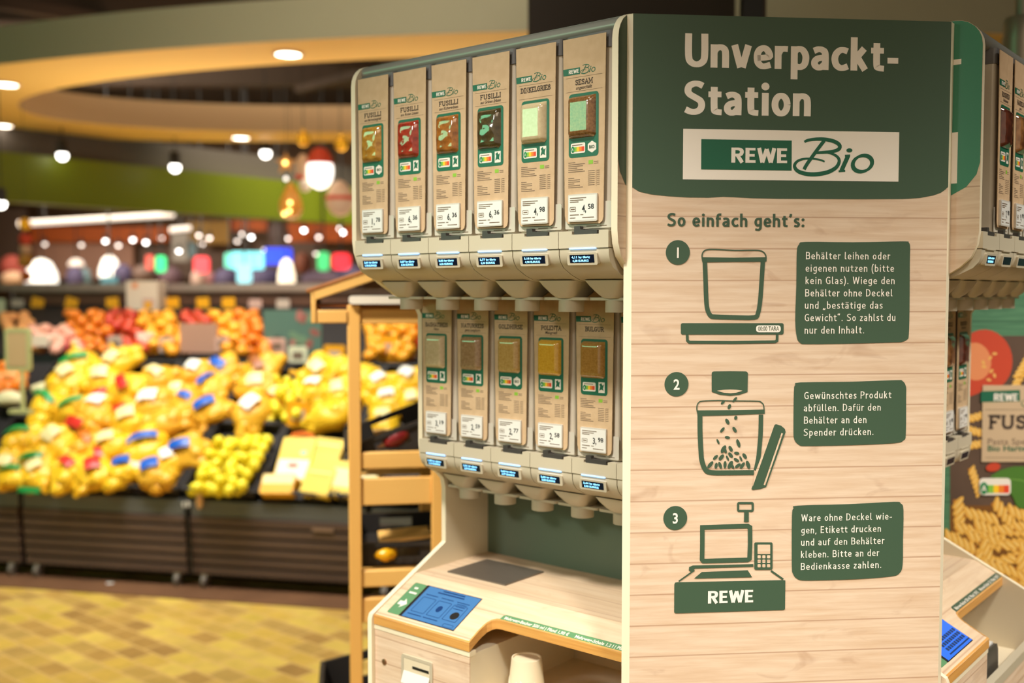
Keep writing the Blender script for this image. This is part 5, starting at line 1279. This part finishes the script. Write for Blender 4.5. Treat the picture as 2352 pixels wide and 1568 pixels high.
def track_spot(px, py, Y, r_, label, strength, name='track_spotlight', group='track spotlights'):
    p = U(px, py, Y)
    t = thing(name, label, 'spotlight', p, group=group)
    mb = MB(); mb.ball((0, 0, 0), r_, strength, 14, 9); mb.build('lamp', t)
    mb = MB(); mb.lathe([(r_ * .5, 0), (r_ * 1.05, 0), (r_ * 1.0, r_ * 2.6), (r_ * .4, r_ * 3)], (0, 0, r_ * .35), BLACK, 14); mb.build('housing', t)
    mb = MB(); mb.tube([(0, 0, r_ * 3), (0, 0, 4.2 - p.z)], r_ * .12, BLACK, 6); mb.build('stem', t)
SP = mat('spot_white', S(255, 250, 240), .5, emit=8, ecol=(1, .95, .86, 1))
for px, py, Y, l in ((143, 357, 10.3, 'left track spotlight above the green band'), (402, 384, 11.0, 'middle track spotlight in front of the green band'), (610, 352, 11.4, 'right track spotlight beside the golden baubles'), (1219, 5, 8.4, 'track spotlight above the left dispensers'), (2, 468, 8.4, 'track spotlight at the left picture edge')):
    track_spot(px, py, Y, .040 * Y / 8.4, l, SP)

# green fascia band of the hall (runs with the floor grid)
GB = Vector((-4.98, 10.0, 0)); gd = Vector((cos(RANG), sin(RANG), 0))
a = U(0, 355, 10.0)
GM = mat('band_green', S(112, 128, 14), .5)
p0 = Vector((a.x, a.y, 0)) - gd * 4.2
mb = MB(); mb.box(0, 10.6, 0, .25, 2.37, 2.84, GM); struct(mb.build('trim_1', loc=p0, rz=RANG))
mb = MB(); mb.box(-.4, 11.0, .25, .55, 2.84, 3.15, DUCTM); struct(mb.build('trim_2', loc=p0, rz=RANG))

# linear lights
LIN = mat('linear_white', S(236, 220, 206), .5, emit=.85, ecol=(1, .92, .84, 1))
for (x0, y0, x1, y1, Y0, Y1, l) in ((44, 514, 398, 493, 11.5, 13.0, 'long white linear light below the green band'), (392, 528, 436, 524, 13.5, 13.7, 'short white linear light right of the long one')):
    a, b = U(x0, y0, Y0), U(x1, y1, Y1); t = thing('linear_light', l, 'lamp', a)
    mb = MB(); mb.tube([(0, 0, 0), b - a], .035, LIN, 10); mb.build('tube', t)
    for f in (.15, .85):
        mb = MB(); c = (b - a) * f; mb.tube([(c.x, c.y, c.z + .03), (c.x, c.y, 4.2 - a.z)], .008, BLACK, 6); mb.build('hanger', t)

# ------------------------------------------------------------------ hanging festive decoration
XY = 7.6
def hang(t, p, top=0.0):
    mb = MB(); mb.tube([(0, 0, top), (0, 0, 4.2 - p.z)], .0015, BLACK, 5); mb.build('cord', t)
GLD = mat('bauble_gold', S(230, 170, 40), .2, metal=.7, emit=.25, ecol=S(250, 180, 40))
GLO = mat('lantern_white', S(255, 246, 236), .5, emit=2.2, ecol=(1, .95, .88, 1)); REDD = mat('felt_red', S(206, 70, 44), .7); BGL = mat('bead_glow', S(255, 220, 130), .5, emit=6, ecol=S(255, 214, 120))
FELT = mat('felt_cream', S(222, 186, 156), .8)
for px, py, r_, l in ((697, 320, .052, 'gold bauble below the oval ring'), (784, 332, .05, 'gold bauble next to the left dispensers')):
    p = U(px, py, XY); t = thing('gold_bauble', l, 'decoration', p, group='hanging decorations'); mb = MB(); mb.ball((0, 0, 0), r_, GLD, 16, 10); mb.build('ball', t); mb = MB(); mb.lathe([(.012, r_ * .95), (.012, r_ + .02), (.004, r_ + .024)], (0, 0, 0), GLD, 10); mb.build('cap', t); hang(t, p, r_)
p = U(735, 392, XY); t = thing('white_lantern', 'glowing white oval lantern with red top', 'lantern', p, group='hanging decorations')
mb = MB(); mb.ball((0, 0, 0), (.098, .09, .135), GLO, 20, 12); mb.build('body', t); mb = MB(); mb.lathe([(.094, .05), (.085, .10), (.055, .148), (.02, .168), (.004, .17)], (0, 0, 0), REDD, 20); mb.build('top', t); hang(t, p, .165)
p = U(697, 400, XY); t = thing('felt_figure', 'cream felt ornament left of the glowing lantern', 'decoration', p, group='hanging decorations')
mb = MB(); mb.ball((0, 0, .05), (.055, .05, .10), FELT, 14, 9); mb.ball((.01, 0, -.08), (.045, .045, .05), mat('felt_white', S(246, 232, 214), .7), 12, 8); mb.build('body', t); mb = MB(); mb.ball((-.02, 0, -.02), (.045, .05, .02), REDD, 12, 7); mb.build('scarf', t); hang(t, p, .14)
p = U(781, 460, XY); t = thing('felt_santa_head', 'pale pink felt Santa head with red band beside the dispensers', 'decoration', p, group='hanging decorations')  # plain bell shape standing in for a hanging Santa head
mb = MB(); mb.lathe([(.002, -.12), (.06, -.10), (.10, -.04), (.104, .02), (.08, .08), (.04, .13), (.002, .15)], (0, 0, 0), FELT, 20); mb.build('body', t); mb = MB(); mb.lathe([(.104, .0), (.107, .004), (.105, .028), (.101, .030)], (0, 0, 0), REDD, 20, None, False); mb.build('band', t); hang(t, p, .15)
p = U(668, 468, XY); t = thing('gold_drop', 'amber drop ornament with glowing beads over the green band', 'decoration', p, group='hanging decorations')
mb = MB(); mb.lathe([(.002, -.11), (.06, -.10), (.085, -.05), (.08, .02), (.045, .10), (.012, .15), (.002, .16)], (0, 0, 0), mat('amber_drop', S(226, 156, 60), .4), 18); mb.build('body', t)
for x, z in ((.012, .0), (.006, -.06), (-.03, -.08)):
    mb = MB(); mb.ball((x, -.085, z), .014, BGL, 10, 6); mb.build('bead', t)
hang(t, p, .155)
p = U(657, 375, XY); t = thing('gold_star', 'golden star ornament with a glowing bead', 'decoration', p, group='hanging decorations')
mb = MB(); st_ = [((.085 if k % 2 == 0 else .036) * sin(pi * k / 5), (.085 if k % 2 == 0 else .036) * cos(pi * k / 5)) for k in range(10)][::-1]; mb.ext(st_, Fr((0, 0, 0), (1, 0, 0), (0, 0, 1)), -.012, .012, mat('star_gold', S(196, 140, 60), .4)); mb.build('star', t)
for x, z in ((.0, .0), (.005, -.115)):
    mb = MB(); mb.ball((x, -.03, z), .015, BGL if z == 0 else GLO, 10, 6); mb.build('bead', t)
hang(t, p, .08)
p = U(58, 560, 9.0); t = thing('festive_garland', 'gold and red hanging garland at the left under the linear light', 'decoration', p, group='hanging decorations')
for z, r_, m in ((.17, .05, GLD), (.04, .055, REDD), (-.05, .05, FELT), (-.15, .06, mat('garland_gold', S(214, 160, 70), .4)), (-.28, .045, LBL['orange'])):
    mb = MB(); mb.ball((0, 0, z), r_, m, 12, 8, nz=.2, seed=int(z * 100)); mb.build('ornament', t)
hang(t, p, .2)

# ------------------------------------------------------------------ far part of the hall
mb = MB(); ORF = mat('fascia_orange', S(206, 96, 20), .6); OCH = mat('fascia_ochre', S(170, 126, 40), .6); MAU = mat('back_mauve', S(196, 152, 138), .7)
def far_board(px0, py0, px1, py1, Y, m, n):
    a = U(px0, py1, Y); b = U(px1, py0, Y); mb = MB(); mb.box(a.x, b.x, Y, Y + .1, a.z, b.z, m); struct(mb.build('trim_%d' % n))
far_board(70, 520, 385, 555, 16.0, ORF, 40); far_board(430, 508, 525, 560, 15.8, OCH, 41); far_board(520, 505, 612, 530, 15.9, ORF, 42); far_board(660, 510, 830, 555, 15.7, ORF, 43)
far_board(60, 556, 305, 640, 16.2, MAU, 44); far_board(305, 556, 830, 640, 16.4, mat('back_taupe', S(122, 100, 92), .7), 45); far_board(-60, 480, 60, 640, 15.9, mat('back_plum', S(110, 90, 84), .7), 46)
DK = mat('far_indigo', S(70, 60, 92), .7); TEA = mat('far_slate', S(86, 108, 116), .6)
def lump(name, px, py, rx_, rz2, Y, m, label, cat, ry_=None, grp=None):
    p = U(px, py, Y); k = Y / F; mb = MB(); mb.ball((0, 0, 0), (rx_ * k, (ry_ or rx_) * k, rz2 * k), m, 16, 10); t = thing(name, label, cat, (p.x, p.y, 0), group=grp); mb.V = [(v[0], v[1], v[2] + p.z) for v in mb.V]; mb.build('body', t); mb = MB(); mb.lathe([(.2, 0), (.2, .03), (.05, .06), (.05, p.z)], (0, 0, 0), BLACK, 14); mb.build('stand', t)
def emis(nm, c, e): return mat(nm, S(*c), .5, emit=e, ecol=S(*c))
CR_ = emis('shade_white', (255, 250, 240), 1.3)
# pendant shades
def shade(px, py, wpx, hpx, Y, m, label):
    k = Y / F; p = U(px, py, Y); t = thing('pendant_lamp', label, 'lamp', p, group='far pendant lamps')
    mb = MB(); mb.lathe([(wpx * k * .5, -hpx * k * .5), (wpx * k * .47, -hpx * k * .1), (wpx * k * .3, hpx * k * .35), (wpx * k * .08, hpx * k * .5)], (0, 0, 0), m, 20); mb.build('shade', t)
    mb = MB(); mb.tube([(0, 0, hpx * k * .5), (0, 0, 4.2 - p.z)], .008, BLACK, 6); mb.build('cord', t)
shade(95, 622, 72, 55, 14.0, CR_, 'wide glowing white pendant shade at the left'); shade(252, 612, 48, 50, 14.0, CR_, 'glowing white pendant shade above the turquoise sign'); shade(658, 625, 40, 62, 12.5, emis('shade_cream', (250, 236, 214), 1.0), 'cream pendant shade right of the blue sign'); shade(175, 602, 36, 16, 14.0, emis('shade_grey', (220, 206, 196), .6), 'small pale pendant shade between the two white ones')
def panel_sign(px, py, wpx, hpx, Y, m, label, round_=.3):
    k = Y / F; p = U(px, py, Y); t = thing('lit_sign', label, 'sign', p, group='far lit signs')
    w_, h_ = wpx * k / 2, hpx * k / 2
    mb = MB(); mb.ext(rrect(-w_, -h_, w_, h_, min(w_, h_) * round_ * 2 * .95, 4), Fr((0, 0, 0), (1, 0, 0), (0, 0, 1)), -.05, 0, m); mb.build('panel', t)
    mb = MB(); mb.tube([(0, .03, h_ * .8), (0, .03, 4.2 - p.z)], .012, BLACK, 6); mb.build('hanger', t)
panel_sign(368, 606, 22, 36, 13.0, emis('sign_green', (40, 214, 130), 1.2), 'small glowing green sign left of the red one'); panel_sign(343, 602, 16, 32, 13.2, emis('sign_red_dim', (214, 80, 70), .6), 'dim red sign left of the green one'); panel_sign(462, 608, 34, 38, 13.0, emis('sign_red', (250, 70, 80), 1.2), 'glowing red sign in the middle distance'); panel_sign(783, 600, 40, 36, 13.0, emis('sign_red_deep', (236, 40, 56), 1.2), 'glowing red sign beside the dispensers')
panel_sign(742, 600, 26, 42, 13.0, emis('sign_green_soft', (60, 180, 110), .9), 'green sign left of the red one near the dispensers'); panel_sign(568, 598, 72, 40, 12.6, emis('sign_cyan', (130, 226, 236), 1.3), 'wide glowing cyan screen in the far hall', .1); panel_sign(560, 628, 32, 44, 12.5, emis('sign_cyan_soft', (150, 220, 236), 1.0), 'pale cyan screen below the wide one', .2); panel_sign(527, 598, 22, 34, 12.8, emis('sign_teal', (110, 216, 190), 1.0), 'small teal screen left of the wide cyan screen')
panel_sign(638, 588, 62, 38, 13.0, emis('sign_blue', (40, 70, 230), 1.2), 'glowing blue sign in the far hall', .15); panel_sign(250, 643, 38, 16, 11.8, mat('sign_turquoise', S(70, 130, 150), .5), 'turquoise sign under the white pendant shade', .1)
for i, (px, py, rx_, rz2, m, l) in enumerate(((172, 640, 20, 28, DK, 'dark indigo bin under the pale pendant shade'), (196, 640, 14, 26, TEA, 'slate bin right of the indigo one'), (282, 632, 22, 26, DK, 'dark bin right of the turquoise sign'), (610, 645, 48, 32, DK, 'rounded indigo display under the cyan screens'), (520, 645, 30, 30, DK, 'rounded indigo display left of the cyan screens'), (390, 640, 30, 28, mat('far_plum', S(84, 60, 70), .7), 'plum display below the green sign'), (330, 630, 26, 22, mat('far_brown', S(96, 74, 66), .7), 'brown display left of the green sign'), (455, 642, 16, 26, mat('far_pink', S(190, 160, 150), .7), 'pale display below the red sign'), (480, 645, 18, 22, mat('far_rose', S(150, 96, 96), .7), 'rose display right of the pale one'), (740, 645, 50, 26, mat('far_violet', S(92, 74, 92), .7), 'violet display behind the rack roof'), (800, 640, 40, 34, DK, 'indigo display beside the dispensers'), (28, 615, 26, 30, mat('far_red', S(150, 60, 48), .7), 'red display at the left picture edge'), (30, 640, 26, 18, mat('far_sand', S(200, 160, 130), .7), 'sandy display at the left picture edge'), (696, 605, 20, 26, mat('far_rust', S(120, 66, 46), .7), 'rust coloured display right of the blue sign'))):
    lump('display_stand', px, py, rx_, rz2, 13.6 + .1 * (i % 3), m, l, 'display', None, 'far displays')
for (x0, y0, x1, y1, l) in ((430, 555, 450, 590, 'slate far banner right of the white linear light'), (395, 535, 432, 600, 'pale grey far banner under the short linear light'), (618, 515, 648, 570, 'dark post in the far hall')):
    a, b = U(x0, y1, 15), U(x1, y0, 15); mb = MB(); mb.box((b.x - a.x) / 2 - .01, (b.x - a.x) / 2 + .01, .015, .035, b.z - a.z, 4.2 - a.z, BLACK); mb.box(0, b.x - a.x, 0, .05, 0, b.z - a.z, TEA if x0 == 430 else (mat('far_grey', S(140, 132, 124), .6) if x0 == 395 else mat('far_post', S(96, 76, 74), .6))); o = mb.build('hanging_banner', loc=a); tag(o, l, 'banner')
BK = [(242, 553, 1), (305, 550, 1), (335, 556, 1.2), (272, 563, .5), (370, 546, .5), (187, 562, .35), (103, 560, .3), (457, 540, .6), (481, 546, .6), (464, 559, .6), (545, 544, .55), (557, 537, .6), (577, 544, 1.4), (545, 553, .4), (608, 573, .5), (661, 547, .6), (698, 528, 1.5), (732, 544, .6), (781, 524, .8), (787, 533, 1.5), (411, 576, 1.0), (726, 582, .35)]
NTH = ['first', 'second', 'third', 'fourth', 'fifth', 'sixth', 'seventh', 'eighth', 'ninth', 'tenth', 'eleventh', 'twelfth', 'thirteenth', 'fourteenth', 'fifteenth', 'sixteenth', 'seventeenth', 'eighteenth', 'nineteenth', 'twentieth', 'twenty-first', 'twenty-second']
for i, (px, py, s_) in enumerate(sorted(BK)):
    c_ = (1, .86, .76, 1) if s_ < 1 else (1, .95, .9, 1)
    m = mat('far_lamp_%d' % i, (1, .9, .8, 1), .5, emit=9 * s_, ecol=c_)
    track_spot(px, py, 14.5, .027, 'tiny %s ceiling lamp in the far hall, %s from the left' % ('bright' if s_ >= 1 else 'dim', NTH[i]), m, 'far_spotlight', 'far ceiling lamps')

# ------------------------------------------------------------------ dark things above and behind the station
mb = MB(); a = U(1213, 110, 4.2); b = U(1690, -60, 4.2); mb.box(0, b.x - a.x, 0, .05, 2.38 - a.z + a.z, 3.4, mat('dark_hanging_panel', S(54, 42, 32), .6)); o = mb.build('dark_banner', loc=(a.x, 4.2, 0)); tag(o, 'dark brown hanging panel above the left dispensers', 'panel')
t = thing('steel_column', 'grey steel column with collar behind the right dispensers', 'column', (U(2352, 60, 3.3).x, 3.3, 0))
CS = mat('column_steel', S(150, 138, 124), .35, metal=.4)
mb = MB(); mb.lathe([(.028, 2.36), (.028, 4.2)], (0, 0, 0), CS, 20); mb.build('pole', t); mb = MB(); mb.lathe([(.064, 0), (.064, 2.30), (.060, 2.30), (.060, 2.345), (.056, 2.36), (.028, 2.362)], (0, 0, 0), CS, 24); mb.build('collar', t)
mb = MB(); x = U(1726, 20, 3.6).x; mb.box(-.034, .034, -.03, .03, 0, 4.2, BLACK); mb.box(.036, .046, -.02, .02, 0, 4.2, BEAMM); o = mb.build('black_post', loc=(x, 3.6, 0)); tag(o, 'black post rising behind the information panel', 'post')
track_spot(1905, 42, 9.5, .03, 'dim orange lamp above the information panel', emis('lamp_orange', (240, 120, 40), 1.0))
